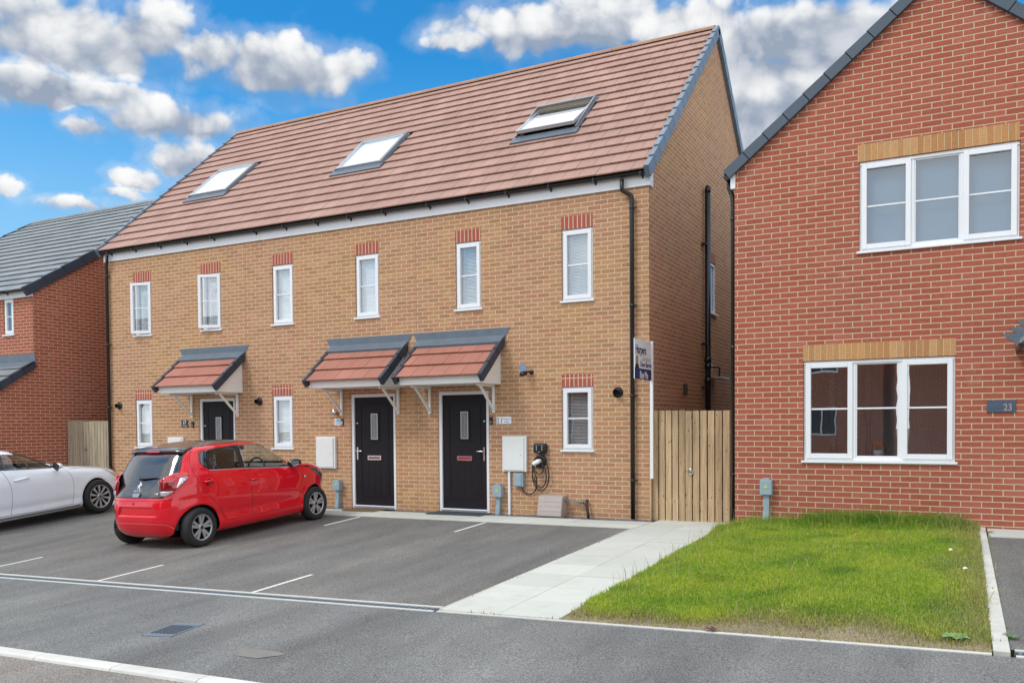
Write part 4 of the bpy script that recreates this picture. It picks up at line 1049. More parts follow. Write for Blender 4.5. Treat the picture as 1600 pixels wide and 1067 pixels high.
# camera, plaques, bells, lamp
t = thing('security_camera', (-2.17, -.06, 2.42), 'small black security camera with a solar panel above the meter box', 'security camera')
c = MB(); c.tube([(-2.15,-.10,2.40),(-2.20,-.20,2.375)], .034, 14); build('camera_body', c, M['black'], t)
c = MB(); c.tube([(-2.09,-.001,2.425),(-2.09,-.06,2.425),(-2.14,-.09,2.42)], .016, 8); c.lathe([(.0001,.012),(.04,.01),(.042,0)], (-2.09,-.001,2.425), (0,-1,0), 16); build('mount', c, M['black'], t)
c = MB(); c.obox((-2.185,-.15,2.49), (.052,.022,.012), (-.022,.018,.062), (.003,-.010,.004)); build('solar_panel', c, simple('solar_cell', (.12,.18,.28), .2, coat=.6), t)
def flat(name, x0, x1, z0, z1, y, d, mat, label, cat, group=None, bev=.004):
    t = thing(name, ((x0+x1)/2, y, z0), label, cat, group)
    m_ = MB(); m_.box(x0, x1, y-d, y-.001, z0, z1); build('plate', m_, M[mat], t, bevel=bev); return t
X_, Z_ = (1,0,0), (0,0,1)
t = flat('house_plaque', -2.775, -2.487, 1.545, 1.67, 0, .012, 'sign_white', 'white plaque reading 21 beside the door with red letterbox', 'house sign')
text_part('number', '2', .125, (-2.765,-.0125,1.562), X_, Z_, M['dark_ink'], t, squeeze=.72); text_part('number', '1', .125, (-2.705,-.0125,1.562), X_, Z_, M['dark_ink'], t, squeeze=.85)
text_part('lettering', 'Tangmere', .042, (-2.58,-.0125,1.618), X_, Z_, M['grey_ink'], t, align='CENTER', squeeze=.92); text_part('lettering', 'Walk', .042, (-2.58,-.0125,1.567), X_, Z_, M['grey_ink'], t, align='CENTER')
t = flat('house_plaque', -10.545, -10.335, 1.535, 1.68, 0, .012, 'black', 'black plaque with white number 17 left of the left-hand door', 'house sign')
text_part('number', '17', .10, (-10.45,-.0125,1.595), X_, Z_, M['white_ink'], t, align='CENTER'); lm = MB(); lm.box(-10.52,-10.36,-.0145,-.0125,1.555,1.570); build('lettering', lm, M['grey_ink'], t)
for x in (-10.555, -10.325):
    f = MB(); f.lathe([(.0001,.006),(.010,.005),(.011,0)], (x, -.008, 1.61), (0,-1,0), 10); build('fixing', f, M['white_ink'], t)
t = flat('house_plaque', -6.35, -6.205, 1.545, 1.675, 0, .012, 'sign_white', 'small pale blue and white plaque left of the middle door', 'house sign')
f = MB(); f.box(-6.335, -6.22, -.0135, -.0125, 1.558, 1.662); build('print', f, M['teal_ink'], t); f = MB(); frame_rect(f, -6.32,-6.235,1.57,1.65,.004,-.0145,-.0137); f.box(-6.305,-6.25,-.0145,-.0137,1.60,1.606); f.box(-6.30,-6.255,-.0145,-.0137,1.62,1.626); build('lettering', f, M['grey_ink'], t)
t = flat('slate_plaque', 4.69, 5.0, 1.632, 1.785, RYF, .014, 'slate', 'blue-grey slate number plaque on the red brick gable house', 'house sign')
text_part('number', '23', .12, (4.915,RYF-.0145,1.655), X_, Z_, M['copper'], t, align='CENTER', squeeze=.8)
def bell(x, zc, label, btn):
    t = flat('doorbell', x-.03, x+.03, zc-.062, zc+.062, 0, .025, 'black', label, 'doorbell', 'doorbells beside the terrace doors')
    b = MB()
    if btn == 'big': b.box(x-.022, x+.022, -.0275, -.0252, zc-.055, zc+.02)
    else: b.lathe([(.0001,.004),(.014,.003),(.016,0)], (x, -.025, zc-.028), (0,-1,0), 14)
    build('button', b, M['grey_ink' if btn != 'dark' else 'alu'], t)
bell(-2.885, 1.605, 'dark doorbell between the red letterbox door and white plaque 21', 'r'); bell(-10.20, 1.592, 'black doorbell right of the number 17 plaque', 'dark'); bell(-6.165, 1.607, 'black and white doorbell right of the pale blue plaque', 'big')
t = thing('wall_lamp', (-6.30, -.05, 1.74), 'small brushed steel cylinder wall lamp above the pale blue plaque', 'wall lamp')
c = MB(); c.tube([(-6.30,-.075,1.735),(-6.30,-.075,1.85)], .042, 16); build('lamp_body', c, M['chrome'], t); c = MB(); c.box(-6.315,-6.285,-.05,-.001,1.77,1.81); build('bracket', c, M['alu'], t)
# doormats
def mat(x0, x1, y0, y1, m, label):
    t = thing('doormat', ((x0+x1)/2, (y0+y1)/2, gz(x0, y0)), label, 'doormat')
    b = MB(); z = gz((x0+x1)/2, (y0+y1)/2)+.011; b.box(x0, x1, y0, y1, z, z+.016); build('pile', b, M[m], t, bevel=.004)
mat(-5.80, -5.10, -.52, -.06, 'mat_brown', 'brown coir doormat at the middle door'); mat(-3.95, -2.86, -.50, -.04, 'mat_dark', 'wide dark blue-grey doormat at the door with red letterbox')
# estate agent's board on its white post at the terrace corner
t = thing('sale_board', (.06, -.06, .66), "estate agent's board on a tall white post fixed to the terrace corner", 'for-sale board')
b = MB(); b.box(.035, .085, -.085, -.035, .655, 2.825); build('post', b, M['white'], t, bevel=.004)
YB0, YB1, ZB0, ZB1 = -.875, -.087, 2.205, 2.815
b = MB(); b.box(.052, .062, YB0, YB1, ZB0, ZB1); bd = build('board', b, M['sign_white'], t)
p = MB(); p.box(.0625, .0635, YB0+.002, YB1-.002, ZB0+.002, ZB0+.17); build('banner', p, M['navy'], bd)
Yx = (0,1,0); nx = .0638
text_part('lettering', 'Harpers', .185, (nx, YB0+.045, 2.60), Yx, Z_, M['navy'], bd, extrude=.001, squeeze=.80, bold=.02)
text_part('lettering', 'Buy Me', .155, (nx, YB0+.43, 2.228), Yx, Z_, M['white_ink'], bd, extrude=.001, align='CENTER', squeeze=.82, bold=.02)
text_part('lettering', 'Dawn Barrett', .112, (nx, YB0+.26, 2.405), Yx, Z_, M['navy'], bd, extrude=.001, squeeze=.85)
p = MB(); p.box(nx, nx+.0005, YB0+.04, YB0+.50, 2.575, 2.583); build('underline', p, M['green_ink'], bd)
p = MB(); p.box(nx, nx+.0005, YB0+.36, YB1-.03, 2.527, 2.535); p.box(nx, nx+.0005, YB0+.28, YB1-.03, 2.497, 2.504); build('small_print', p, M['dark_ink'], bd)
p = MB(); p.prism([(YB0+.03,2.375),(YB0+.20,2.375),(YB0+.19,2.42),(YB0+.155,2.445),(YB0+.075,2.445),(YB0+.04,2.42)], lambda q, a: (a, q[0], q[1]), nx, nx+.0005); build('portrait', p, M['trim'], bd)
p = MB(); p.prism([(YB0+.115+.048*math.cos(a), 2.49+.075*math.sin(a)) for a in np.linspace(0, 6.283, 19)[:-1]], lambda q, a: (a, q[0], q[1]), nx+.0006, nx+.0009); build('portrait_hair', p, M['hair'], bd)
p = MB(); p.prism([(YB0+.118+.026*math.cos(a), 2.485+.042*math.sin(a)) for a in np.linspace(0, 6.283, 19)[:-1]], lambda q, a: (a, q[0], q[1]), nx+.001, nx+.0013); build('portrait_face', p, M['skin'], bd)
# pot of red flowers behind the lower window of the gable house
t = thing('flower_pot', (3.42, RYF+.30, 1.0), 'pot of small red flowers on the sill inside the lower window', 'flower pot')
c = MB(); c.lathe([(.0001,0),(.06,0),(.075,.12),(.07,.12),(.0001,.11)], (3.42, RYF+.30, 1.03), (0,0,1), 18); build('pot', c, M['grey_box'], t)
fl, lf = MB(), MB()
for i in range(26):
    a, r = rng.uniform(0, 6.28), rng.uniform(0, .12); fl.ball((3.42+r*math.cos(a), RYF+.30+.4*r*math.sin(a), 1.22+rng.uniform(-.05,.07)-r*.3), rng.uniform(.012,.022), 6)
for i in range(40):
    a, r = rng.uniform(0, 6.28), rng.uniform(.02, .13); c = Vector((3.42+r*math.cos(a), RYF+.30+.4*r*math.sin(a), 1.17+rng.uniform(-.04,.05))); lf.add([c, c+Vector((.03,0,.02)), c+Vector((.01,.01,.045))], [(0,1,2)])
build('blooms', fl, M['flower'], t); build('leaves', lf, M['leaf'], t)
from mathutils.bvhtree import BVHTree
# ------------------------------------------------------------------ cars
def crom(tab, n):
    """smooth interpolation of a table of rows"""
    T = np.array(tab, float); k = len(T); out = []
    for s in np.linspace(0, k-1, n):
        i = min(int(s), k-2); f = s-i
        p0, p1, p2, p3 = T[max(i-1,0)], T[i], T[i+1], T[min(i+2,k-1)]
        m1, m2 = (p2-p0)/2, (p3-p1)/2
        # limit tangents to keep the profile monotone
        d = p2-p1
        m1 = np.where(np.sign(m1) == np.sign(d), np.sign(d)*np.minimum(abs(m1), 2*abs(d)), m1*0.0); m2 = np.where(np.sign(m2) == np.sign(d), np.sign(d)*np.minimum(abs(m2), 2*abs(d)), m2*0.0)
        h = (2*f**3-3*f**2+1)*p1 + (f**3-2*f**2+f)*m1 + (-2*f**3+3*f**2)*p2 + (f**3-f**2)*m2
        out.append(h)
    return np.array(out)
def outline(xr, xf, w, nr, nf, q=32):
    xm = (xr+xf)/2; a = (xf-xr)/2
    def quarter(n):
        th = np.linspace(0, math.pi/2, 1200)
        x = a*np.cos(th)**(2/n); y = w*np.sin(th)**(2/n)
        s = np.concatenate([[0], np.cumsum(np.hypot(np.diff(x), np.diff(y)))]); u = np.linspace(0, s[-1], q+1)
        return np.interp(u, s, x), np.interp(u, s, y)
    fx, fy = quarter(nf); rx, ry = quarter(nr)
    X = list(xm+fx) + list(xm-rx[::-1][1:]) ; Y = list(fy) + list(ry[::-1][1:])       # front centre -> left side -> rear centre
    X2 = X + X[::-1][1:-1]; Y2 = Y + [-v for v in Y[::-1][1:-1]]
    return list(zip(X2, Y2))
def loft(tab, n=100, mod=None):
    L = crom(tab, n); rings = [outline(r[1], r[2], r[3], r[4], r[5]) for r in L]
    bm = bmesh.new(); V = []
    for r, ring in zip(L, rings):
        row = []
        for x, y in ring:
            p = Vector((x, y, r[0]))
            if mod: p = mod(p)
            row.append(bm.verts.new(p))
        V.append(row)
    m = len(V[0])
    for i in range(n-1):
        for k in range(m):
            try: bm.faces.new((V[i][k], V[i][(k+1)%m], V[i+1][(k+1)%m], V[i+1][k]))
            except ValueError: pass
    bm.faces.new(V[0][::-1]); bm.faces.new(V[-1])
    bmesh.ops.recalc_face_normals(bm, faces=bm.faces[:]); bm.normal_update()
    for f in bm.faces: f.smooth = True
    return bm
def poly_planes(poly, ax, ay):
    """half-space planes of a convex polygon in the plane of axes ax, ay"""
    c = np.mean(np.array(poly), 0); P = []
    for (a, b), (c2, d) in zip(poly, poly[1:]+poly[:1]):
        co = [0,0,0]; co[ax], co[ay] = a, b; no = [0,0,0]; no[ax], no[ay] = d-b, -(c2-a)
        if (c[0]-a)*no[ax] + (c[1]-b)*no[ay] > 0: no = [-v for v in no]
        v = Vector(no)
        if v.length > 1e-9: P.append((Vector(co), v.normalized()))
    return P
def cut(bm, planes, pre):
    faces = [f for f in bm.faces if pre(f)]
    for co, no in planes:
        faces = [f for f in faces if f.is_valid]
        # only faces not wholly outside
        faces = [f for f in faces if min((v.co-co).dot(no) for v in f.verts) < 1e-7]
        st = [f for f in faces if max((v.co-co).dot(no) for v in f.verts) > 1e-7]
        keep = [f for f in faces if f not in set(st)] if st else faces
        if st:
            g = list({e for f in st for e in f.edges}) + list({v for f in st for v in f.verts}) + st
            r = bmesh.ops.bisect_plane(bm, geom=g, dist=1e-6, plane_co=co, plane_no=no)
            nf = {x for x in r['geom'] if isinstance(x, bmesh.types.BMFace)} | {f for f in st if f.is_valid}
            keep = keep + [f for f in nf if f.is_valid and (f.calc_center_median()-co).dot(no) < 0]
        faces = list(dict.fromkeys(keep))
    return [f for f in faces if f.is_valid]
def lift(faces, d, skirt=.006):
    """copy of faces moved out along the surface, with a turned-in edge; returns MB"""
    bmn = {}; mb = MB(); idx = {}
    for f in faces:
        for v in f.verts:
            if v not in idx: idx[v] = len(mb.v); mb.v.append(tuple(v.co + v.normal*d)); bmn[v] = v.normal.copy()
    cnt = {}
    for f in faces:
        ids = [idx[v] for v in f.verts]; mb.f.append(ids); mb.m.append(0); mb.sm.append(True)
        for a, b in zip(ids, ids[1:]+ids[:1]): cnt[(a,b)] = cnt.get((a,b), 0)+1
    inv = {i: v for v, i in idx.items()}; sk = {}
    for (a, b) in list(cnt):
        if (b, a) not in cnt:
            for q in (a, b):
                if q not in sk: sk[q] = len(mb.v); v = inv[q]; mb.v.append(tuple(v.co + bmn[v]*(d-skirt)))
            mb.f.append([b, a, sk[a], sk[b]]); mb.m.append(0); mb.sm.append(False)
    return mb
def grow(poly, d):
    c = np.mean(np.array(poly), 0); n = len(poly); out = []
    A = sum(p[0]*q[1]-q[0]*p[1] for p, q in zip(poly, poly[1:]+poly[:1])); s = 1 if A > 0 else -1
    for i in range(n):
        p, a, b = np.array(poly[i]), np.array(poly[i-1]), np.array(poly[(i+1)%n])
        e1 = (p-a)/np.linalg.norm(p-a); e2 = (b-p)/np.linalg.norm(b-p)
        n1 = np.array((e1[1], -e1[0]))*s; n2 = np.array((e2[1], -e2[0]))*s
        m = n1+n2; m = m/max(.35, (m@m)/2)/1.0 ; out.append(tuple(p + m*d*.5*2/2))
    return out
def mbparent(name, mb, mat, parent, **k):
    return build(name, mb, mat, parent, org=(0,0,0), **k)
def bm_to_obj(name, bm, mats, parent):
    me = bpy.data.meshes.new(name); bm.to_mesh(me); bm.free()
    for m in mats: me.materials.append(m)
    return link(name, me, parent)
def car_root(name, o, ex, ey, label):
    t = bpy.data.objects.new(name, None); COL.objects.link(t); ex = Vector(ex).normalized(); ey = Vector(ey); ey = (ey-ex*ey.dot(ex)).normalized(); ez = ex.cross(ey)
    t.matrix_world = Matrix.Translation(o) @ Matrix((ex, ey, ez)).transposed().to_4x4(); ORG[t] = Vector((0,0,0)); t.empty_display_size = .3
    return tag(t, label, 'car')
def wheel(root, x, y, r, rr, w, style, steer=0):
    sg = 1 if y > 0 else -1
    T = MB(); h = w/2
    prof = [(rr-.005, -h+.012), (rr+.012, -h), (r-.035, -h-.004), (r-.012, -h+.012), (r, -h+.035)]
    prof += [(p[0], -p[1]) for p in prof[::-1]]
    T.lathe(prof, (x, y, r), (0, sg, 0), 56)
    for k in (-.03, 0, .03): T.lathe([(r+.0005, k-.003), (r-.006, k-.002), (r-.006, k+.002), (r+.0005, k+.003)], (x, y, r), (0, sg, 0), 56)
    B = MB(); B.lathe([(rr, -h+.012), (rr-.02, -h+.03), (rr-.028, h-.03), (rr, h-.010)], (x, y, r), (0, sg, 0), 48)
    B.lathe([(.0001, h-.075), (rr-.02, h-.075)], (x, y, r), (0, sg, 0), 40)
    ty = mbparent('wheel', B, M['rim_dark'], root)
    mbparent('tyre', T, M['tyre'], ty)
    Rm = MB(); c = Vector((x, y+sg*(h-.022), r))
    Rm.lathe([(rr-.022, -.03), (rr-.020, .005), (rr-.008, .012), (rr+.004, .010)], c, (0, sg, 0), 56)
    def P(a, rad, out): return c + Vector((math.cos(a)*rad, sg*out, math.sin(a)*rad))
    def spoke(a0, r0, w0, a1, r1, w1, th=.022, cup=.012):
        d0, d1 = w0/2/r0, w1/2/r1
        vs = [P(a0-d0, r0, -.004), P(a0+d0, r0, -.004), P(a1+d1, r1, .004), P(a1-d1, r1, .004), P(a0-d0*.9, r0, -.004-th), P(a0+d0*.9, r0, -.004-th), P(a1+d1*.9, r1, .004-th), P(a1-d1*.9, r1, .004-th)]
        Rm.add(vs, [(0,1,2,3),(7,6,5,4),(0,4,5,1),(1,5,6,2),(2,6,7,3),(3,7,4,0)])
    if style == 'five':
        for k in range(5):
            a = math.radians(90+72*k)
            spoke(a-.16, .045, .040, a-.30, rr-.015, .034); spoke(a+.16, .045, .034, a+.10, rr-.015, .050)
        Rm.lathe([(.0001, .004), (.028, .003), (.05, -.006), (.055, -.03)], c, (0, sg, 0), 24)
    else:
        for k in range(10):
            a = math.radians(18+36*k); spoke(a, .045, .018, a-.055, rr-.015, .030); spoke(a, .05, .012, a+.075, rr-.015, .022)
        Rm.lathe([(.0001, .006), (.03, .004), (.05, -.004), (.055, -.03)], c, (0, sg, 0), 24)
    mbparent('rim', Rm, M['rim'], ty)
    Cc = MB(); Cc.lathe([(.0001, .0075), (.024, .0072), (.026, .003)], c, (0, sg, 0), 20); mbparent('hub_cap', Cc, M['trim'], ty)
    return ty
def seam(bv, pts, ax, ay, sgn, w=.0055):
    """thin ribbon laid on the body by shooting points along the third axis"""
    oth = 3-ax-ay; P = []
    for (a, b) in zip(pts[:-1], pts[1:]):
        a, b = np.array(a), np.array(b); k = max(1, int(np.linalg.norm(b-a)/.025)); P += [a+(b-a)*i/k for i in range(k)]
    P.append(np.array(pts[-1])); mb = MB(); n = len(P); ok = []
    for i in range(n):
        d = P[min(i+1,n-1)]-P[max(i-1,0)]; d = d/max(1e-9, np.linalg.norm(d)); nn = np.array((-d[1], d[0]))*w/2
        row = []
        for q in (P[i]-nn, P[i]+nn):
            o = Vector((0,0,0)); o[ax], o[ay] = q; o[oth] = 5*sgn; r = Vector((0,0,0)); r[oth] = -sgn
            h = bv.ray_cast(o, r)
            if h[0] is None: row = None; break
            row.append(h[0]+h[1]*.0015)
        if row: ok.append(len(mb.v)); mb.v += [tuple(row[0]), tuple(row[1])]
        else: ok.append(None)
    for a, b in zip(ok[:-1], ok[1:]):
        if a is not None and b is not None: mb.f.append([a, a+1, b+1, b]); mb.m.append(0); mb.sm.append(True)
    return mb
def smooth_line(pts, n=6):
    T = np.array(pts, float); out = []
    for i in range(len(T)-1):
        p0, p1, p2, p3 = T[max(i-1,0)], T[i], T[i+1], T[min(i+2, len(T)-1)]
        for f in np.linspace(0, 1, n, endpoint=False):
            out.append(tuple(.5*((2*p1)+(-p0+p2)*f+(2*p0-5*p1+4*p2-p3)*f*f+(-p0+3*p1-3*p2+p3)*f**3)))
    return out + [tuple(T[-1])]
def bbox_pre(side, x0, x1, z0, z1):
    def f(fc):
        c = fc.calc_center_median(); return c.y*side > .25 and x0 <= c.x <= x1 and z0 <= c.z <= z1 and len(fc.verts) < 30
    return f
def inset_window(bm, poly, ax, ay, pre, root, glassm, name, d=.004, rub=.014, trim='trim'):
    ring_faces = cut(bm, poly_planes(grow(poly, rub), ax, ay), pre)
    rs = set(ring_faces)
    inner = cut(bm, poly_planes(poly, ax, ay), lambda f: f in rs)
    ins = set(inner); outer = [f for f in bm.faces if f.is_valid and f not in ins and f in rs] + []
    # faces split off the ring keep lying between the polygons: collect by position
    P = poly_planes(grow(poly, rub+1e-4), ax, ay); Q = poly_planes(poly, ax, ay)
    ring = [f for f in bm.faces if pre(f) and f not in ins and all((f.calc_center_median()-c).dot(n) < 1e-6 for c, n in P)]
    bm.normal_update()
    pm = lift(inner, d, .004)
    seal = mbparent('window_seal', lift(ring, .0025, .004), M[trim], root) if ring else root
    g = mbparent(name, pm, M[glassm], root)
    bmesh.ops.delete(bm, geom=inner, context='FACES')
    return g
def arch_cut(bm, x, z, r, side, root, depth=.19):
    poly = [(x+r*math.cos(a), z+r*math.sin(a)) for a in np.linspace(0, 2*math.pi, 49)[:-1]]
    pre = lambda f: f.calc_center_median().y*side > .30 and abs(f.calc_center_median().x-x) < r+.12 and f.calc_center_median().z < z+r+.12 and len(f.verts) < 30
    fs = cut(bm, poly_planes(poly, 0, 2), pre)
    yo = max(abs(v.co.y) for f in fs for v in f.verts)
    bmesh.ops.delete(bm, geom=fs, context='FACES')
    mb = MB(); n = 40; rr = r+.004
    ring = [(x+rr*math.cos(a), z+rr*math.sin(a)) for a in np.linspace(.0, math.pi, n)]
    vs = [(p[0], side*(yo-.12), p[1]) for p in ring] + [(p[0], side*(yo-depth-.14), p[1]) for p in ring]
    mb.add(vs, [(i, i+1, n+i+1, n+i) for i in range(n-1)]+[tuple(range(n, 2*n))], 0, True)
    mbparent('wheel_arch_liner', mb, M['rim_dark'], root)
def front_pre(sx, x0, x1, z0, z1, ym=9):
    def f(fc):
        c = fc.calc_center_median(); fc.normal_update(); return fc.normal.x*sx > .25 and x0 <= c.x <= x1 and z0 <= c.z <= z1 and abs(c.y) < ym and len(fc.verts) < 30
    return f
def mir(poly): return [(-a, b) for a, b in poly][::-1]

# ---- small red hatchback
red = car_root('hatchback_car', (-6.21, -4.15, -.239), (0,.9984,.0557), (-1,0,-.02), 'small red five-door hatchback with black roof and black glass tailgate, nose to the terrace')
RT = [ # z, rear x, front x, half width, rear exponent, front exponent
 (0.17,-0.34,2.96,0.7,4,3.4),(0.215,-0.41,3.08,0.765,4.2,3.4),(0.28,-0.455,3.14,0.795,4.4,3.4),(0.38,-0.49,3.165,0.802,4.4,3.3),(0.46,-0.5,3.17,0.803,4.4,3.2),(0.55,-0.5,3.17,0.812,4.4,3.1),(0.63,-0.495,3.17,0.82,4.4,3.2),(0.71,-0.48,3.16,0.824,4.4,3.4),(0.78,-0.452,3.13,0.824,4.6,3.6),(0.86,-0.41,3.05,0.818,4.8,3.8),(0.93,-0.37,2.89,0.808,5,4.2),(0.97,-0.345,2.74,0.8,5,4.6),(1.005,-0.322,2.5,0.79,5,4.8),(1.04,-0.3,2.26,0.778,5,3.6),(1.1,-0.262,2.13,0.757,5,3.8),(1.18,-0.212,2.01,0.732,5,3.8),(1.26,-0.162,1.885,0.703,5,3.8),(1.34,-0.105,1.755,0.67,5,3.8),(1.4,-0.05,1.63,0.64,5,3.8),(1.44,0.02,1.5,0.606,4.6,3.6),(1.47,0.12,1.38,0.555,4,3.4),(1.492,0.25,1.24,0.48,3.4,3),(1.508,0.4,1.08,0.37,3,2.8),(1.518,0.54,0.92,0.2,2.6,2.4)]
def redmod(p):
    # swage along the lower doors and slightly flared arches
    s = 1 if p.y > 0 else -1
    if abs(p.y) > .5:
        k = math.exp(-((p.z-.43)/.07)**2)*.014*(1 if .35 < p.x < 2.15 else math.exp(-min(abs(p.x-.35), abs(p.x-2.15))/.1))
        fl = sum(.016*math.exp(-((math.hypot(p.x-x, p.z-.29)-.36)/.05)**2) for x in (0, 2.52)) if p.z < .75 else 0
        p.y += s*(fl-k)
    return p
bm = loft(RT, 90, redmod); BV = BVHTree.FromBMesh(bm)
# number-plate recess and lower valance line on the rear bumper
rp = [(-.40,.50),(.40,.50),(.40,.545),(.335,.645),(-.335,.645),(-.40,.545)]
fr = cut(bm, poly_planes(rp, 1, 2), front_pre(-1, -.7, -.3, .35, .75, .5))
inner = cut(bm, poly_planes(grow(rp, -.022), 1, 2), (lambda S_: (lambda f: f in S_))(set(fr)))
for v in {v for f in inner for v in f.verts}: v.co.x += .022
bm.normal_update()
for s in (1, -1):
    for x in (0.0, 2.52): arch_cut(bm, x, .29, .335, s, red)
# side glass
RW = [(.173,1.365),(.138,1.25),(.165,1.175),(.25,1.12),(.880,1.078),(.868,1.418),(.598,1.412),(.37,1.40)]
FW = [(.935,1.076),(1.895,.998),(1.885,1.085),(1.775,1.225),(1.636,1.322),(1.465,1.385),(1.274,1.412),(.955,1.420)]
for s in (1, -1):
    pr_ = bbox_pre(s, -.1, 2.2, .9, 1.47)
    BP = [(.86,1.075),(.955,1.07),(.98,1.423),(.848,1.421)]
    inset_window(bm, RW, 0, 2, pr_, red, 'car_dark_glass', 'rear_side_window')
    inset_window(bm, FW, 0, 2, pr_, red, 'car_glass', 'front_side_window')
    fs = cut(bm, poly_planes([(.872,1.084),(.943,1.08),(.964,1.424),(.856,1.424)], 0, 2), pr_)
    mbparent('door_pillar', lift(fs, .0055, .004), M['trim'], red)
    wb = seam(BV, [(.25,1.103),(.9,1.06),(1.9,.982)], 0, 2, s, .012); mbparent('window_strip', wb, M['alu_light'], red)
# black roof skin, windscreen
rpoly = [(.04,.0),(.05,.40),(.10,.515),(.30,.565),(.90,.575),(1.25,.555),(1.42,.50),(1.47,.35),(1.49,0)]
rpoly = rpoly + [(x, -y) for x, y in rpoly[::-1][1:-1]]
fs = cut(bm, poly_planes(rpoly, 0, 1), lambda f: f.calc_center_median().z > 1.36 and f.normal.z > .35)
mbparent('roof_skin', lift(fs, .004, .004), paint_mat('black_roof_paint', (.022,.019,.018), rough=.2), red)
WS = [(-.66,1.06),(.66,1.06),(.60,1.25),(.53,1.40),(-.53,1.40),(-.60,1.25)]
inset_window(bm, WS, 1, 2, front_pre(1, 1.2, 2.5, 1.0, 1.46), red, 'car_glass', 'windscreen')
# tailgate: full black glass
TG = [(-.50,.768),(.50,.768),(.545,.82),(.60,1.08),(.585,1.17),(.535,1.375),(-.535,1.375),(-.585,1.17),(-.60,1.08),(-.545,.82)]
tp = front_pre(-1, -.8, .2, .7, 1.44, .75)
fs = cut(bm, poly_planes(TG, 1, 2), tp)
bm.normal_update(); tg = mbparent('tailgate', lift(fs, .006, .008), M['black_gloss'], red)
# tail lamps wrapping the corners
def in_region(f, x0, x1, y0, z0, z1, s):
    c = f.calc_center_median(); return c.x < x1 and c.x > x0 and c.y*s > y0 and z0 < c.z < z1 and len(f.verts) < 30
for s in (1, -1):
    base = lambda f: in_region(f, -.7, .1, .38, .70, 1.2, s)
    # side outline in XZ, inner edge by planes in YZ
    side = [(-.60,.79),(-.38,.79),(-.24,.90),(-.13,1.0),(-.085,1.06),(-.10,1.095),(-.20,1.122),(-.60,1.13)]
    inn = [(.50*s,.70),(.50*s,.80),(.545*s,1.0),(.60*s,1.07),(.66*s,1.105),(.95*s,1.13),(.95*s,.70)]
    pl = poly_planes(side, 0, 2)
    co1, co2 = Vector((0,.475*s,.80)), Vector((0,.435*s,1.0)); d = co2-co1; n1 = Vector((0, -d.z, d.y))*s
    co3 = Vector((0,.60*s,1.115)); d2 = co3-co2; n2 = Vector((0,-d2.z,d2.y))*s
    pl += [(co1, n1.normalized()), (co2, n2.normalized())]
    fs = cut(bm, pl, base); bm.normal_update()
    def shear(m_):
        m_.v = [(x-(z-.79)*.42*max(0, min(1, (-.12-x)/.16)), y, z) for x, y, z in m_.v]; return m_
    lamp = mbparent('tail_lamp', shear(lift(fs, .014, .03)), M['lamp_red'], red)
    S1 = set(fs)
    def sub(name, planes, mat, d):
        q = cut(bm, pl+planes, base); bm.normal_update()
        if q: mbparent(name, shear(lift(q, d, .006)), M[mat], lamp)
    Zp = lambda z, up: (Vector((0,0,z)), Vector((0,0,1 if up else -1)))
    sub('reversing_lens', [Zp(.855, True)], 'lamp_clear', .0165)
    sub('brake_lens', [Zp(.985, True), Zp(.868, False), (Vector((0,.63*s,0)), Vector((0,s,0)))], 'lamp_deep', .0165)
    sub('indicator_lens', [Zp(1.035, True), Zp(.885, False), (Vector((0,.655*s,0)), Vector((0,-s,0)))], 'lamp_clear', .0165)
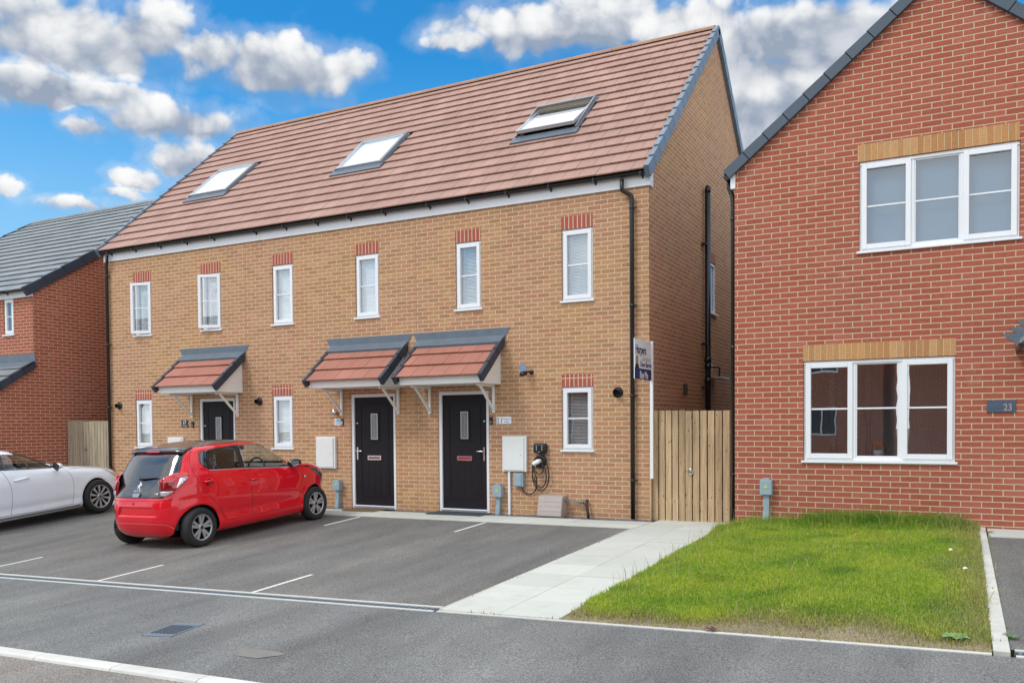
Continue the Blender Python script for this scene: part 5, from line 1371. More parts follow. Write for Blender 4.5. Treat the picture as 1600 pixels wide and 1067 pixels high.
# door and panel gaps
for s in (1, -1):
    pr_ = bbox_pre(s, -.45, 2.9, .2, 1.5)
    q = MB()
    for ln in ([(.10,1.425),(.03,1.33),(-.01,1.21),(.011,1.0),(.14,.765),(.342,.56),(.435,.40),(.47,.335),(.60,.318),(1.015,.325),(2.06,.315),(2.105,.36),(2.125,.47),(2.167,.70),(2.15,.85),(2.05,.985)],
               [(.905,1.06),(.985,.80),(1.012,.60),(1.012,.327)], ):
        m_ = seam(BV, smooth_line(ln), 0, 2, s, .006); q.add(m_.v, m_.f, 0, True)
    mbparent('door_gap', q, M['trim'], red)
    hp = lambda x, z, y: Vector((x, s*y, z))
    for nm, x, z, y in (('rear_door_handle', .19, .945, .806), ('front_door_handle', 1.10, .872, .812)):
        h = MB(); h.tube([hp(x-.105,z,y-.012), hp(x-.085,z,y+.016), hp(x-.02,z+.003,y+.026), hp(x+.05,z,y+.022), hp(x+.09,z-.004,y-.004)], [.010,.017,.018,.017,.010], 10)
        ho = mbparent(nm, h, M['red_paint'], red)
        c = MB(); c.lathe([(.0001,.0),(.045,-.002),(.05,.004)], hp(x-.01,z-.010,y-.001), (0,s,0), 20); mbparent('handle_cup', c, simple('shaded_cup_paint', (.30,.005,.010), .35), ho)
    c = MB(); c.lathe([(.0001,.007),(.018,.005),(.022,0)], hp(2.245,.789,.820), (0,s,0), 14); mbparent('side_repeater', c, M['lamp_clear'], red)
    # mirror
    m_ = MB(); c0 = hp(1.985,1.045,.89)
    m_.lathe([(.0001,-.055),(.05,-.05),(.078,-.02),(.085,.02),(.080,.05)], c0, (-.98,s*.10,0), 22)
    for i, v in enumerate(m_.v): m_.v[i] = (v[0], c0.y+(v[1]-c0.y)*1.05, c0.z+(v[2]-c0.z)*.82)
    mo = mbparent('door_mirror', m_, M['black_gloss'], red)
    g = MB(); g.lathe([(.0001,.047),(.076,.047)], c0, (-.98,s*.10,0), 22)
    for i, v in enumerate(g.v): g.v[i] = (v[0], c0.y+(v[1]-c0.y)*1.05, c0.z+(v[2]-c0.z)*.82)
    mbparent('mirror_glass', g, M['mirror'] if 'mirror' in M else simple('mirror_glass', (.55,.62,.70), .04, 1.0), mo)
    a = MB(); a.tube([hp(1.93,.99,.765), hp(1.965,1.0,.83), hp(1.985,1.02,.88)], .022, 8); a.prism([(1.86,.995),(2.04,.985),(1.90,1.075)], lambda p, y: (p[0], s*y, p[1]), .765, .785); mbparent('mirror_arm', a, M['trim'], mo)
    tr = seam(BV, [(2.06,.985),(2.25,.965),(2.44,.935)], 0, 2, s, .028); mbparent('scuttle_trim', tr, M['trim'], red)
    # headlamp
    fs = cut(bm, poly_planes([(2.42,.93),(2.60,.90),(2.86,.78),(2.90,.70),(2.80,.70),(2.60,.80)], 0, 2), lambda f: in_region(f, 2.2, 3.1, .30, .6, 1.0, s))
    bm.normal_update(); mbparent('headlamp', lift(fs, .006, .006), M['lamp_smoke'], red)
# rear bumper lines
q = MB()
for ln in ([(-.62,.30),(-.55,.37),(-.40,.395),(0,.40),(.40,.395),(.55,.37),(.62,.30)],):
    m_ = seam(BV, smooth_line(ln, 5), 1, 2, -1, .012); q.add(m_.v, m_.f, 0, True)
mbparent('bumper_crease', q, paint_mat('pale_edge_paint', (.70,.10,.10)), red)
q = seam(BV, smooth_line([(-.62,.742),(-.5,.732),(0,.725),(.5,.732),(.62,.742)], 5), 1, 2, -1, .006); mbparent('tailgate_gap', q, M['trim'], red)
c = MB(); c.lathe([(.0001,.003),(.013,.002),(.015,0)], (-.492,.04,.69), (-1,0,.1), 12); mbparent('towing_eye_cap', c, M['trim'], red)
body = bm_to_obj('body', bm, [M['red_paint']], red)
# spoiler, brake light, wiper, handle, badge, lettering
sp_ = MB()
pro = [(-.105,1.400),(-.095,1.432),(0,1.464),(.10,1.480),(.10,1.44),(-.03,1.40)]
n = len(pro); Ys = [-.545,-.51,-.38,-.15,.15,.38,.51,.545]
vs = [(x+(.05 if abs(y) > .53 else .018*(y/.4)**2), y, z-(.014 if abs(y) > .5 else 0)-(.012 if abs(y) > .53 else 0)) for y in Ys for x, z in pro]
sp_.add(vs, [(j*n+i, j*n+(i+1)%n, (j+1)*n+(i+1)%n, (j+1)*n+i) for j in range(len(Ys)-1) for i in range(n)]+[tuple(range(n)), tuple(range((len(Ys)-1)*n, len(Ys)*n))], 0, True)
so = mbparent('roof_spoiler', sp_, M['black_gloss'], red)
b = MB(); b.add([(-.108,-.135,1.403),(-.108,.135,1.403),(-.097,.135,1.428),(-.097,-.135,1.428),(-.096,-.135,1.401),(-.096,.135,1.401),(-.085,.135,1.426),(-.085,-.135,1.426)], [(0,1,2,3),(7,6,5,4),(0,4,5,1),(1,5,6,2),(2,6,7,3),(3,7,4,0)]); mbparent('high_brake_light', b, M['lamp_red'], so)
def tgx(z): return float(np.interp(z, [r[0] for r in RT], [r[1] for r in RT]))-.008
wp = MB(); z = 1.04
wp.tube([(tgx(1.035)-.008,.06,1.035),(tgx(1.035)-.022,-.02,1.037),(tgx(1.05)-.016,-.32,1.052)], [.020,.016,.006], 8); wp.lathe([(.0001,.02),(.022,.018),(.026,0)], (tgx(1.035),.05,1.035), (-.9,0,.3), 12); mbparent('rear_wiper', wp, M['trim'], tg)
hb = MB(); x = tgx(.815); hb.prism([(-.06,.785),(.06,.785),(.075,.835),(-.075,.835)], lambda p, a: (a+(p[1]-.815)*.5, p[0], p[1]), x-.02, x+.004); mbparent('tailgate_handle', hb, M['alu'], tg)
# lion emblem: body, legs and tail as cut metal shapes
lm = MB(); ex_ = lambda p, a: (tgx(.93)+(p[1]-.93)*.55+a, -p[0], p[1])
for poly in ([(-.030,.945),(-.010,.975),(.006,.985),(.028,.965),(.022,.945),(.010,.925),(-.004,.912),(-.012,.930)], [(-.012,.930),(-.004,.912),(-.020,.885),(-.034,.880),(-.024,.905)], [(.004,.918),(.014,.925),(.026,.905),(.034,.882),(.018,.880)], [(-.030,.945),(-.012,.930),(-.030,.918),(-.046,.922)], [(.022,.945),(.028,.965),(.046,.948),(.038,.935)], [(-.010,.975),(.006,.985),(-.004,.996),(-.018,.990)]):
    lm.prism(poly, ex_, -.010, -.002)
mbparent('lion_badge', lm, M['chrome'], tg)
slope_up = Vector((.50, 0, 1)).normalized()
text_part('lettering', 'PEUGEOT', .036, (tgx(.855)-.004, 0, .853), (0,-1,0), slope_up, M['chrome'], tg, align='CENTER', squeeze=1.15)
text_part('lettering', '108', .042, (tgx(.83)-.002, -.36, .815), (.10,-1,0), slope_up, M['chrome'], tg, extrude=.006, squeeze=1.1)
for x in (0, 2.52):
    for s in (1, -1): wheel(red, x, s*.715, .29, .195, .168, 'five')
# cabin
cab = MB(); cab.box(-.25, 2.2, -.66, .66, .30, .34); cab.box(-.2, .15, -.60, .60, .34, .98); mbparent('cabin_floor', cab, M['seat'], red)
for y in (-.36, .36):
    for nm, x in (('front_seat', 1.05), ('rear_seat', .25)):
        st = MB(); st.box(x, x+.46, y-.24, y+.24, .40, .62); st.prism([(x,.55),(x+.14,.55),(x-.06,1.12),(x-.18,1.10)], lambda p, a: (p[0], a, p[1]), y-.23, y+.23); st.box(x-.20, x-.10, y-.12, y+.12, 1.12, 1.30); mbparent(nm, st, M['seat'], red, bevel=.03)
ds = MB(); ds.prism([(1.72,.70),(1.70,.98),(1.80,1.02),(2.14,1.03),(2.14,.70)], lambda p, a: (p[0], a, p[1]), -.66, .66); mbparent('dashboard', ds, M['dash'], red, bevel=.02)
sw_ = MB(); sw_.tube([Vector((1.60+.06*math.sin(a)*.5, -.36+.185*math.cos(a), .98+.185*math.sin(a))) for a in np.linspace(0, 6.283, 25)], .015, 8); sw_.tube([(1.60,-.54,.98),(1.61,-.36,.96),(1.60,-.18,.98)], .018, 8); sw_.tube([(1.61,-.36,.96),(1.78,-.36,.90)], .03, 8); mbparent('steering_wheel', sw_, M['trim'], red)
mr = MB(); mr.box(1.58, 1.61, -.11, .11, 1.30, 1.37); mbparent('rear_view_mirror', mr, M['trim'], red, bevel=.01)

# ---- white saloon
wx, wy = -11.44, -4.76
white = car_root('saloon_car', (wx, wy, -.385), (0,.9967,.081), (-1,0,-.03), 'sleek white saloon car at the left edge, its front wheel turned beside the red hatchback')
white['label'] = 'white saloon car cut by the left edge, parked nose to the red brick house'
WT = [(.17,-.80,3.38,.80,4,3),(.22,-.90,3.58,.855,4,3),(.29,-.96,3.66,.875,4,2.9),(.40,-1.0,3.70,.885,4,2.8),(.55,-1.02,3.70,.900,4,2.7),(.66,-1.02,3.67,.910,4,2.7),(.75,-1.0,3.60,.915,4,2.7),
 (.81,-.98,3.46,.912,4,2.8),(.86,-.97,3.24,.905,4,3),(.90,-.96,3.02,.896,4,3.2),(.94,-.955,2.78,.886,4,3.4),(.975,-.95,2.52,.874,4,3.6),(1.005,-.93,2.34,.860,4,3.8),(1.045,-.86,2.19,.842,4,3.8),
 (1.11,-.68,2.04,.808,4,3.6),(1.19,-.45,1.87,.765,3.8,3.6),(1.27,-.22,1.70,.718,3.6,3.5),(1.34,.02,1.53,.672,3.4,3.4),(1.39,.22,1.37,.63,3.2,3.2),(1.42,.38,1.22,.585,3,3),(1.442,.54,1.06,.50,2.8,2.8),(1.456,.68,.92,.36,2.6,2.6),(1.462,.78,.84,.18,2.4,2.4)]
def whitemod(p):
    if abs(p.y) > .5 and .25 < p.z < .8:
        s = 1 if p.y > 0 else -1
        k = .016*math.exp(-((p.z-.36)/.06)**2)*(1 if .45 < p.x < 2.35 else math.exp(-min(abs(p.x-.45), abs(p.x-2.35))/.1))
        fl = sum(.014*math.exp(-((math.hypot(p.x-x, p.z-.32)-.40)/.05)**2) for x in (0, 2.80))
        p.y += s*(fl-k)
    return p
bm = loft(WT, 90, whitemod); BV = BVHTree.FromBMesh(bm)
for s in (1, -1):
    for x in (0, 2.80): arch_cut(bm, x, .325, .365, s, white)
FWW = [(1.00,1.075),(1.90,1.005),(1.96,1.01),(1.87,1.07),(1.79,1.12),(1.66,1.19),(1.51,1.258),(1.31,1.312),(1.10,1.34),(1.055,1.342)]
RWW = [(-.05,1.13),(.90,1.08),(.955,1.342),(.70,1.345),(.40,1.32),(.15,1.25)]
for s in (1, -1):
    pr_ = bbox_pre(s, -.4, 2.3, .9, 1.41)
    fs = cut(bm, poly_planes([(.885,1.079),(1.015,1.072),(1.07,1.346),(.94,1.346)], 0, 2), pr_); bm.normal_update(); mbparent('door_pillar', lift(fs, .003, .003), M['black_gloss'], white)
    inset_window(bm, FWW, 0, 2, pr_, white, 'car_glass', 'front_side_window'); inset_window(bm, RWW, 0, 2, pr_, white, 'car_glass', 'rear_side_window')
    fs = cut(bm, poly_planes([(1.91,1.004),(2.20,.975),(2.13,1.0),(2.0,1.07)], 0, 2), pr_); bm.normal_update(); mbparent('mirror_triangle', lift(fs, .003, .003), M['trim'], white)
    pr2 = bbox_pre(s, -.6, 3.4, .2, 1.1); q = MB()
    for ln in ([(2.12,.975),(2.22,.86),(2.263,.68),(2.255,.45),(2.225,.27)], [(.93,1.075),(.99,.94),(1.036,.736),(1.038,.49),(1.005,.265)], [(2.225,.27),(1.6,.255),(1.0,.262),(.5,.27)]):
        m_ = seam(BV, smooth_line(ln), 0, 2, s, .006); q.add(m_.v, m_.f, 0, True)
    mbparent('door_gap', q, simple('shadow_gap', (.10,.11,.13), .6), white)
    q = seam(BV, smooth_line([(2.25,.935),(2.6,.915),(3.0,.865),(3.25,.80)]), 0, 2, s, .006); mbparent('bonnet_gap', q, simple('bonnet_shadow_gap', (.22,.24,.27), .6), white)
    hp = lambda x, z, y: Vector((x, s*y, z))
    h = MB(); h.tube([hp(1.10,.865,.905), hp(1.13,.872,.932), hp(1.25,.885,.938), hp(1.36,.890,.930), hp(1.39,.888,.905)], [.008,.014,.015,.014,.008], 10); mbparent('front_door_handle', h, M['white_paint'], white)
    c0 = hp(1.93,1.03,.985); m_ = MB(); m_.lathe([(.0001,-.07),(.045,-.06),(.07,-.02),(.078,.03),(.072,.06)], c0, (-.98,s*.12,0), 20)
    for i, v in enumerate(m_.v): m_.v[i] = (v[0], c0.y+(v[1]-c0.y)*1.15, c0.z+(v[2]-c0.z)*.78)
    mo = mbparent('door_mirror', m_, M['white_paint'], white)
    a = MB(); a.tube([hp(1.97,.955,.87), hp(1.955,.975,.92), hp(1.94,1.0,.965)], .024, 8)
    a.lathe([(.0001,.0),(.07,.0)], c0+Vector((-.058,0,0)), (-1,0,0), 18); mbparent('mirror_arm', a, M['trim'], mo)
    fs = cut(bm, poly_planes([(3.10,.82),(3.45,.74),(3.58,.62),(3.40,.64)], 0, 2), lambda f: in_region(f, 2.9, 3.8, .35, .5, .95, s)); bm.normal_update(); mbparent('headlamp', lift(fs, .005, .006), M['lamp_clear'], white)
    fs = cut(bm, poly_planes([(.42,.205),(2.38,.205),(2.38,.245),(.42,.245)], 0, 2), pr2); bm.normal_update(); mbparent('sill_trim', lift(fs, .003, .003), M['alu_light'], white)
inset_window(bm, [(-.72,1.09),(.72,1.09),(.60,1.36),(-.60,1.36)], 1, 2, front_pre(1, 1.2, 2.5, 1.0, 1.41), white, 'car_glass', 'windscreen')
bm_to_obj('body', bm, [M['white_paint']], white)
for x in (0, 2.80):
    for s in (1, -1): wheel(white, x, s*.80, .325, .228, .195, 'ten')
cab = MB(); cab.box(-.2, 2.3, -.74, .74, .28, .32); mbparent('cabin_floor', cab, M['seat'], white)
for y in (-.38, .38):
    st = MB(); x = 1.05; st.box(x, x+.48, y-.25, y+.25, .36, .60); st.prism([(x,.52),(x+.15,.52),(x-.10,1.12),(x-.22,1.10)], lambda p, a: (p[0], a, p[1]), y-.24, y+.24); st.box(x-.24, x-.14, y-.13, y+.13, 1.10, 1.27); mbparent('front_seat', st, M['seat'], white, bevel=.03)
ds = MB(); ds.prism([(1.74,.68),(1.72,.93),(1.80,.98),(2.15,1.0),(2.15,.68)], lambda p, a: (p[0], a, p[1]), -.74, .74); mbparent('dashboard', ds, M['dash'], white, bevel=.02)
sw_ = MB(); sw_.tube([Vector((1.60+.05*math.sin(a), -.38+.185*math.cos(a), .95+.18*math.sin(a))) for a in np.linspace(0, 6.283, 25)], .015, 8); mbparent('steering_wheel', sw_, M['trim'], white)
# ------------------------------------------------------------------ lawn
struct('lawn_soil', sheet(1.33, 4.60, -6.46, -1.0, 40, 60, gl, -.004), M['soil'])
def grass_mat():
    m, t, b = newmat('grass_blades')
    g = t.node('ShaderNodeNewGeometry'); at = t.node('ShaderNodeAttribute', attribute_name='dry')
    c = t.ramp(g.outputs['Random Per Island'], [(0, (.20,.36,.018)), (.4, (.32,.46,.040)), (.75, (.41,.52,.065)), (1, (.50,.55,.13))])
    pn = t.noise(g.outputs['Position'], 1.7, 4, .6)
    c = t.mix(1.0, c, t.ramp(pn, [(.32, (.72,.86,.8)), (.5, (1,1,1)), (.66, (1.22,1.08,1.0))]), 'MULTIPLY')
    dryc = t.ramp(g.outputs['Random Per Island'], [(0, (.20,.17,.06)), (.6, (.36,.30,.15)), (1, (.48,.42,.24))])
    lu = t.node('ShaderNodeAttribute', attribute_name='lush'); c = t.mix(lu.outputs['Fac'], c, t.mix(1.0, c, (.42,.62,.6), 'MULTIPLY')); c = t.mix(at.outputs['Fac'], c, dryc)
    t.put(b.inputs['Base Color'], c); b.inputs['Roughness'].default_value = .6; b.inputs['Specular IOR Level'].default_value = .25
    tr = t.node('ShaderNodeBsdfTranslucent'); t.put(tr.inputs[0], c); mx = t.node('ShaderNodeMixShader'); mx.inputs[0].default_value = .30
    out = m.node_tree.nodes['Material Output']; t.l.new(b.outputs[0], mx.inputs[1]); t.l.new(tr.outputs[0], mx.inputs[2]); t.l.new(mx.outputs[0], out.inputs[0])
    return m
GM = grass_mat()
def blades(name, pts, hts, dry, width=.0030, lean=.8, lush=None):
    n = len(pts); ang = rng.uniform(0, 2*np.pi, n); la = rng.uniform(0, 2*np.pi, n); lm = hts*lean*rng.uniform(.15, 1.2, n)
    w = width*rng.uniform(.7, 1.4, n)
    dx, dy = np.cos(ang)*w, np.sin(ang)*w; lx, ly = np.cos(la)*lm, np.sin(la)*lm
    P = np.array(pts); V = np.zeros((n, 5, 3))
    V[:,0] = P + np.stack([-dx,-dy,-.01*np.ones(n)],1); V[:,1] = P + np.stack([dx,dy,-.01*np.ones(n)],1)
    mid = P + np.stack([lx*.32, ly*.32, hts*.58],1)
    V[:,2] = mid + np.stack([dx*.8,dy*.8,0*dx],1); V[:,3] = mid - np.stack([dx*.8,dy*.8,0*dx],1)
    V[:,4] = P + np.stack([lx, ly, hts*np.maximum(.35, 1-.35*(lm/hts)**2)],1)
    i = np.arange(n)*5
    me = bpy.data.meshes.new(name)
    quads = np.stack([i,i+1,i+2,i+3],1); tris = np.stack([i+3,i+2,i+4],1)
    me.from_pydata(V.reshape(-1,3).tolist(), [], quads.tolist()+tris.tolist())
    a = me.attributes.new('dry', 'FLOAT', 'POINT'); a.data.foreach_set('value', np.repeat(dry, 5).astype(np.float32))
    if lush is not None:
        a = me.attributes.new('lush', 'FLOAT', 'POINT'); a.data.foreach_set('value', np.repeat(lush, 5).astype(np.float32))
    me.materials.append(GM)
    o = link(name, me); o['kind'] = 'stuff'; return o
def nsm(x, y):  # cheap smooth patches
    return .5+.5*np.sin(2.1*x+.7*np.sin(1.7*y))*np.sin(1.6*y+1.3*np.sin(1.1*x+.5))
N = 250000
gx = rng.uniform(1.33, 4.61, N); gy = rng.uniform(-6.455, -1.01, N)
keep = np.ones(N, bool)
keep &= ~((gx < 1.36+.03*np.sin(gy*9)) & (rng.uniform(0,1,N) < .6))
front = np.clip(1-(gy+6.46)/(.62+.24*np.sin(gx*2.3)+.12*np.sin(gx*7)), 0, 1); right = np.clip(1-(4.60-gx)/(.50+.15*np.sin(gy*3)), 0, 1)
bare = np.clip((nsm(gx*2.9+1, gy*3.3)-.80)*5, 0, 1)*.5
thin = np.maximum(np.maximum(np.clip(front*1.45,0,1.15), right*.6), bare); keep &= rng.uniform(0,1,N) > thin*.82
gx, gy, front, right = gx[keep], gy[keep], front[keep], right[keep]; n = len(gx)
back = np.clip(1-(-1.0-gy)/.55, 0, 1)
tall = np.clip(back*1.5,0,1)*np.where((gx > 2.55) & (gx < 4.45), 1.25, .6)
h = rng.uniform(.016,.040,n)*(1+.7*nsm(gx*1.7, gy*1.6)) * (1-.45*np.maximum(front, right*.6)) + tall*rng.uniform(0,.19,n)
odd = rng.uniform(0,1,n); h = np.where(odd > .9975, h+rng.uniform(.05,.15,n), h)
dry = np.clip(np.maximum(front*1.9, right*.85)*rng.uniform(.2,1.25,n) + (rng.uniform(0,1,n) > .97)*.7 - .0, 0, 1)
dry = np.where(odd > .9975, np.maximum(dry, .6), dry)
z = np.array([gl(a, b) for a, b in zip(gx, gy)])
lush = np.clip(tall*1.2-.15, 0, 1)*rng.uniform(.5,1,n) + .55*np.clip((nsm(gx*2.2+2, gy*2.6+1)-.78)*6, 0, 1)*(front < .3)
blades('grass', np.stack([gx, gy, z],1), h, dry, lush=np.clip(lush,0,1))
# long seed stalks by the wall and along the path
n = 420; gx = np.concatenate([rng.uniform(1.6,4.55,200), rng.uniform(1.36,1.9,120), rng.uniform(1.5,4.4,100)]); gy = np.concatenate([rng.uniform(-1.45,-1.02,200), rng.uniform(-6,-1.2,120), rng.uniform(-6,-1.2,100)])
z = np.array([gl(a, b) for a, b in zip(gx, gy)]); blades('seed_stalks', np.stack([gx, gy, z],1), np.concatenate([rng.uniform(.15,.38,200), rng.uniform(.12,.26,220)]), rng.uniform(.4,.9,n), width=.0022, lean=.45)
# weeds in the paving joints and along the edging
n = 260; gx = np.concatenate([rng.normal(.115,.012,40), rng.normal(1.352,.012,50), rng.uniform(4.60,4.73,110), rng.uniform(.2,4.6,60)]); gy = np.concatenate([rng.uniform(-6.4,-1.2,40), rng.uniform(-6.4,-.2,50), rng.uniform(-6.4,-1.1,110), rng.normal(-6.47,.012,60)])
z = np.array([gz(a, b) if a < 1.4 else (gl(min(a,4.6), b) if a < 4.61 else gr(a, b)) for a, b in zip(gx, gy)]); blades('joint_weeds', np.stack([gx, gy, z],1), rng.uniform(.012,.045,n), rng.uniform(.2,.9,n), width=.005)
# broad-leaved weeds
def rosette(x, y, zf_, r, nleaf, col, label, up=.5):
    t = thing('weed', (x, y, zf_(x, y)), label, 'weed'); mb = MB(); z = zf_(x, y)
    for i in range(nleaf):
        a = i*2.4+rng.uniform(-.3,.3); L = r*rng.uniform(.6,1.1); w = L*.22; d = Vector((math.cos(a), math.sin(a), 0)); s_ = Vector((-math.sin(a), math.cos(a), 0)); o = Vector((x, y, z))
        pts = []
        for f, ww in ((0,.15),(.3,.8),(.6,1),(.85,.6),(1,.05)):
            c = o + d*L*f + Vector((0,0, L*up*(f-.75*f*f)+.008)); pts += [c-s_*w*ww+Vector((0,0,.15*w)), c, c+s_*w*ww+Vector((0,0,.15*w))]
        mb.add(pts, [(k*3+j, k*3+j+1, k*3+j+4, k*3+j+3) for k in range(4) for j in range(2)], 0, True)
    build('leaves', mb, simple(label.split(' weed')[0].replace(' ', '_')+'_leaf', col, .55, var=.3, scale=20, island=.25), t)
rosette(4.38, -6.18, gl, .11, 15, (.17,.31,.12), 'pale green broad-leaved weed near the front right corner of the lawn')
rosette(2.66, -6.45, gl, .07, 11, (.09,.03,.045), 'small purple-leaved weed at the front edge of the lawn', .7)
rosette(4.70, -1.35, gr, .07, 8, (.17,.27,.04), 'yellow-green weed by the far end of the lawn edging', .9)
rosette(4.74, -6.05, gr, .07, 8, (.08,.20,.05), 'small green weed at the near end of the lawn edging', .9)
rosette(3.25, -3.0, gl, .20, 9, (.10,.21,.04), 'flat dock-like weed in the middle of the lawn', .35)
def litter(x, y, r, col, label):
    t = MB(); z = gl(x, y)+.055
    t.add([(x-r,y-r*.4,z),(x+r,y-r*.5,z+.012),(x+r*.8,y+r*.5,z),(x-r*.9,y+r*.4,z+.015),(x,y,z+.022)], [(0,1,4),(1,2,4),(2,3,4),(3,0,4)])
    tag(build('litter', t, simple(label.split()[0]+'_scrap', col, .7), org=(x,y,z-.03)), label, 'litter')
litter(4.32, -3.1, .018, (.75,.76,.76), 'white scrap of litter in the grass, farther of two by the lawn edging')
litter(4.45, -4.1, .022, (.72,.73,.74), 'crumpled white scrap of litter in the grass, nearer of two by the lawn edging')
litter(3.30, -2.2, .022, (.50,.16,.05), 'orange-brown dead leaf on the grass below the lower window')
# ------------------------------------------------------------------ camera, sky, sun
cam_d = bpy.data.cameras.new('camera'); cam = bpy.data.objects.new('camera', cam_d); COL.objects.link(cam); S.camera = cam
cam_d.sensor_width = 36; cam_d.sensor_fit = 'HORIZONTAL'; cam_d.lens = 1340.83/1600*36; cam_d.clip_end = 2000; cam_d.clip_start = .05
cam_d.shift_y = (698.57-533.5)/1600
yaw, pitch, roll = .4815, .0257, -.0077
fw = Vector((-math.sin(yaw)*math.cos(pitch), math.cos(yaw)*math.cos(pitch), -math.sin(pitch)))
rt = Vector((math.cos(yaw), math.sin(yaw), 0)); up = rt.cross(fw)
r2 = rt*math.cos(roll) + up*math.sin(roll); u2 = up*math.cos(roll) - rt*math.sin(roll)
cam.matrix_world = Matrix.Translation((4.3996, -13.1668, 1.5223)) @ Matrix((r2, u2, -fw)).transposed().to_4x4()

W = bpy.data.worlds.new('World'); S.world = W; W.use_nodes = True
t = NT(W.node_tree); W.node_tree.nodes.clear()
SUN_AZ, SUN_EL = math.atan2(-.42, -.62), R(50)
sky = t.node('ShaderNodeTexSky', sky_type='NISHITA'); sky.sun_disc = False; sky.sun_elevation = SUN_EL; sky.sun_rotation = SUN_AZ
sky.air_density = 1.0; sky.dust_density = .6; sky.ozone_density = 2.5
tc = t.node('ShaderNodeTexCoord'); D = t.vmath('NORMALIZE', tc.outputs['Generated'])
sp = t.node('ShaderNodeSeparateXYZ'); t.put(sp.inputs[0], D)
az = t.math('ARCTAN2', sp.outputs[0], sp.outputs[1]); el = t.math('ARCSINE', sp.outputs[2])
# clouds: (azimuth, elevation, half width, half height, weight) of each cumulus bank, radians
BLOBS = [(-0.9606, 0.3847, 0.1219, 0.0473, 1.1), (-0.8728, 0.4014, 0.0472, 0.0372, 1.0), (-0.9845, 0.3357, 0.068, 0.0195, 1), (-0.9172, 0.3353, 0.0546, 0.0142, 0.9), (-0.7379, 0.3793, 0.0863, 0.0317, 1.1), (-0.8087, 0.3833, 0.0496, 0.025, 0.9), (-0.6784, 0.3824, 0.0426, 0.0197, 0.7), (-0.8489, 0.3195, 0.0804, 0.0222, 1.05), (-0.9388, 0.3039, 0.0268, 0.009, 0.8), (-0.8431, 0.2846, 0.0375, 0.0215, 1), (-0.8942, 0.2625, 0.0311, 0.0113, 0.9), (-0.9068, 0.2456, 0.0246, 0.0063, 0.7), (-0.9509, 0.231, 0.0306, 0.0075, 0.8), (-1.0132, 0.2421, 0.0209, 0.009, 0.9), (-0.4778, 0.426, 0.0921, 0.029, 1.05), (-0.3823, 0.4343, 0.0948, 0.0357, 1.1), (-0.2709, 0.4181, 0.0845, 0.0327, 1.1), (-0.158, 0.3973, 0.1093, 0.044, 1.2), (-0.1813, 0.3457, 0.0943, 0.0587, 1.2), (-0.5331, 0.4149, 0.0404, 0.0122, 0.8), (-0.1187, 0.3715, 0.058, 0.0355, 1), (-0.8665, 0.2314, 0.0255, 0.0058, 0.6), (-0.7809, 0.2541, 0.0473, 0.0066, 0.35)]
DARK = [(-0.9789, 0.332, 0.0684, 0.015, 1), (-0.9072, 0.3792, 0.0367, 0.0172, 0.6), (-0.1448, 0.3926, 0.0985, 0.0323, 1.8), (-0.2188, 0.3802, 0.0619, 0.0273, 1.0), (-0.4411, 0.4121, 0.0662, 0.0098, 0.5), (-0.833, 0.3044, 0.0456, 0.0075, 0.5), (-0.8336, 0.2746, 0.0261, 0.0077, 0.5)]
B1 = B2 = DK = None
nz = t.noise(D, 7.5, 5, .64, dist=.3); nz2 = t.noise(D, 26.0, 4, .62)
nzu = t.noise(t.vmath('ADD', D, (0,0,.028)), 7.5, 3, .60, dist=.3)
wn = t.node('ShaderNodeTexNoise'); t.put(wn.inputs['Vector'], D); wn.inputs['Scale'].default_value = 8.0; wn.inputs['Detail'].default_value = 4
cvx = t.node('ShaderNodeCombineXYZ'); t.put(cvx.inputs[0], az); t.put(cvx.inputs[1], el)
wv = t.node('ShaderNodeVectorMath', operation='MULTIPLY_ADD'); t.put(wv.inputs[0], wn.outputs['Color']); wv.inputs[1].default_value = (.055,.035,0); wv.inputs[2].default_value = (-.0275,-.0175,0)
fv = t.node('ShaderNodeCombineXYZ'); t.put(fv.inputs[0], t.math('MULTIPLY_ADD', nz2, .03, -.015)); t.put(fv.inputs[1], t.math('MULTIPLY_ADD', nz2, .026, -.013))
V = t.vmath('ADD', t.vmath('ADD', cvx.outputs[0], wv.outputs[0]), fv.outputs[0])
def field(a, e, ra, re, k):
    n = t.node('ShaderNodeVectorMath', operation='MULTIPLY_ADD'); t.put(n.inputs[0], V); n.inputs[1].default_value = (1/ra, 1/re, 0); n.inputs[2].default_value = (-a/ra, -e/re, 0)
    return t.math('MULTIPLY_ADD', t.vmath('DOT_PRODUCT', n.outputs[0], n.outputs[0]), -k, k)
for a, e, ra, re, k in BLOBS:
    f1, f2 = field(a, e, ra, re, k), field(a, e+re*.42, ra, re, k)
    B1 = f1 if B1 is None else t.math('MAXIMUM', B1, f1); B2 = f2 if B2 is None else t.math('MAXIMUM', B2, f2)
for q in DARK:
    f1 = field(*q); DK = f1 if DK is None else t.math('MAXIMUM', DK, f1)
B1 = t.math('MAXIMUM', B1, -1.4); B2 = t.math('MAXIMUM', B2, -1.4)
vo = t.node('ShaderNodeTexVoronoi', feature='F1'); t.put(vo.inputs['Vector'], t.vmath('ADD', D, t.vmath('SCALE', wn.outputs['Color'], .05))); vo.inputs['Scale'].default_value = 26.0; vo.inputs['Detail'].default_value = 1.0; vo.inputs['Roughness'].default_value = .55
puff = t.math('SUBTRACT', .42, vo.outputs['Distance'])
dens = t.math('ADD', B1, t.math('ADD', t.math('MULTIPLY', t.math('SUBTRACT', nz, .5), 2.0), t.math('MULTIPLY_ADD', puff, 1.0, .50)))
alpha = t.math('MAXIMUM', t.sstep(-.12, .74, dens), t.math('MULTIPLY', t.sstep(-1.0, .3, dens), .22))
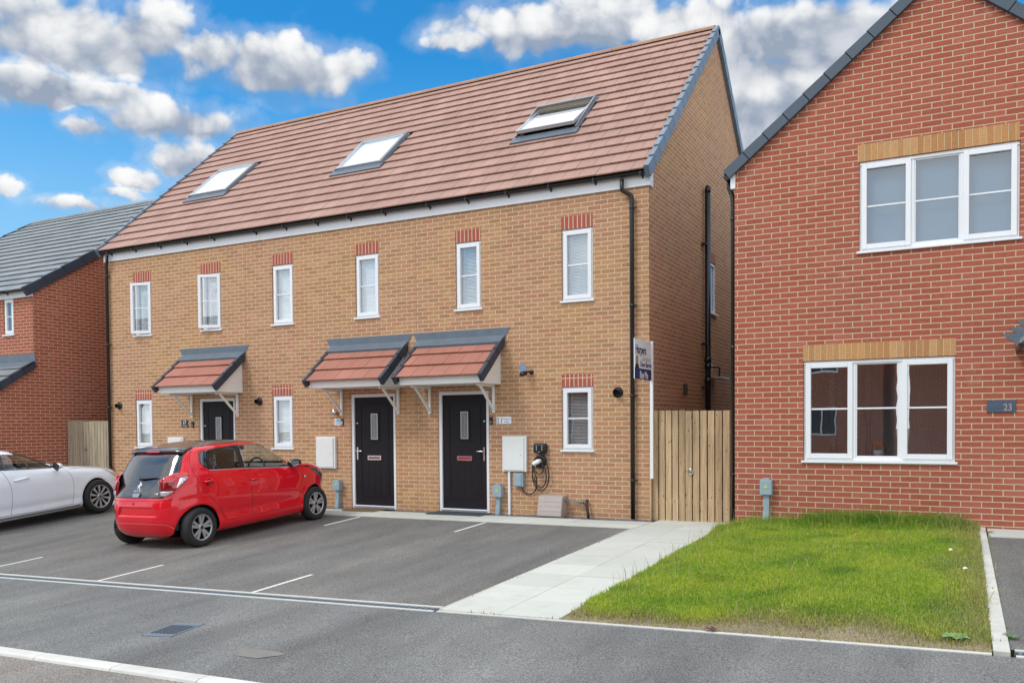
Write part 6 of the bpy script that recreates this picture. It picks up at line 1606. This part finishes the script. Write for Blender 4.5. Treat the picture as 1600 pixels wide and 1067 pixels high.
lit = t.math('ADD', t.math('MULTIPLY', t.math('SUBTRACT', B2, B1), .55), t.math('ADD', t.math('MULTIPLY', puff, .75), t.math('MULTIPLY', t.math('SUBTRACT', nz, nzu), 2.0)))
lit = t.math('SUBTRACT', t.sstep(-.75, .60, t.math('ADD', lit, t.math('MULTIPLY_ADD', nz, .9, -.12))), t.math('MULTIPLY', t.sstep(-.6, 1.1, t.math('ADD', DK, t.math('MULTIPLY', t.math('SUBTRACT', nz, .5), 2.0))), .50), clamp=True)
# unseen broken cloud behind, overhead and right, added extra bright to light the scene
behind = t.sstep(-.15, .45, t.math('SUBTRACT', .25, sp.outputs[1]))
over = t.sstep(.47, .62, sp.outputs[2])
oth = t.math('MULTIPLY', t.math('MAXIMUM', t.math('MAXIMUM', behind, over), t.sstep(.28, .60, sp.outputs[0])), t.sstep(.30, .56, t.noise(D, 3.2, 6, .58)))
cl_col = t.ramp(lit, [(0, (.30,.36,.46)), (.35, (.50,.54,.61)), (.7, (.74,.76,.78)), (1, (.90,.90,.90))])
hz = t.math('MULTIPLY', t.sstep(.55, -.05, el), 1.0)
blue = t.mix(1.0, sky.outputs[0], (.022,.128,.180), 'MULTIPLY')
haze_k = t.math('MULTIPLY', t.sstep(.42, .10, el), .80)
blue = t.mix(haze_k, blue, (.35,.60,.83))
c1 = t.mix(alpha, blue, cl_col)
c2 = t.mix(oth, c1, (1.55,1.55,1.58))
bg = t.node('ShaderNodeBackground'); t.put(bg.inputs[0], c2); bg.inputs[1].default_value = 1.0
W.cycles.sampling_method = 'MANUAL'; W.cycles.sample_map_resolution = 256
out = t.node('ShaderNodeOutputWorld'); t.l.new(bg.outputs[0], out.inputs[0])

sun_d = bpy.data.lights.new('sun', 'SUN'); sun_d.energy = 1.5; sun_d.angle = R(14); sun_d.color = (1,.96,.90)
sun = bpy.data.objects.new('sun', sun_d); COL.objects.link(sun)
sd = Vector((math.sin(SUN_AZ)*math.cos(SUN_EL), math.cos(SUN_AZ)*math.cos(SUN_EL), math.sin(SUN_EL)))
sun.rotation_euler = (-sd).to_track_quat('-Z', 'Y').to_euler()
sun.location = sd*40
S.view_settings.view_transform = 'Standard'; S.view_settings.look = 'None'; S.view_settings.exposure = 0.12; S.view_settings.gamma = 1.0
S.cycles.max_bounces = 8; S.cycles.transparent_max_bounces = 12; S.cycles.use_denoising = True
S.cycles.sample_clamp_indirect = 6
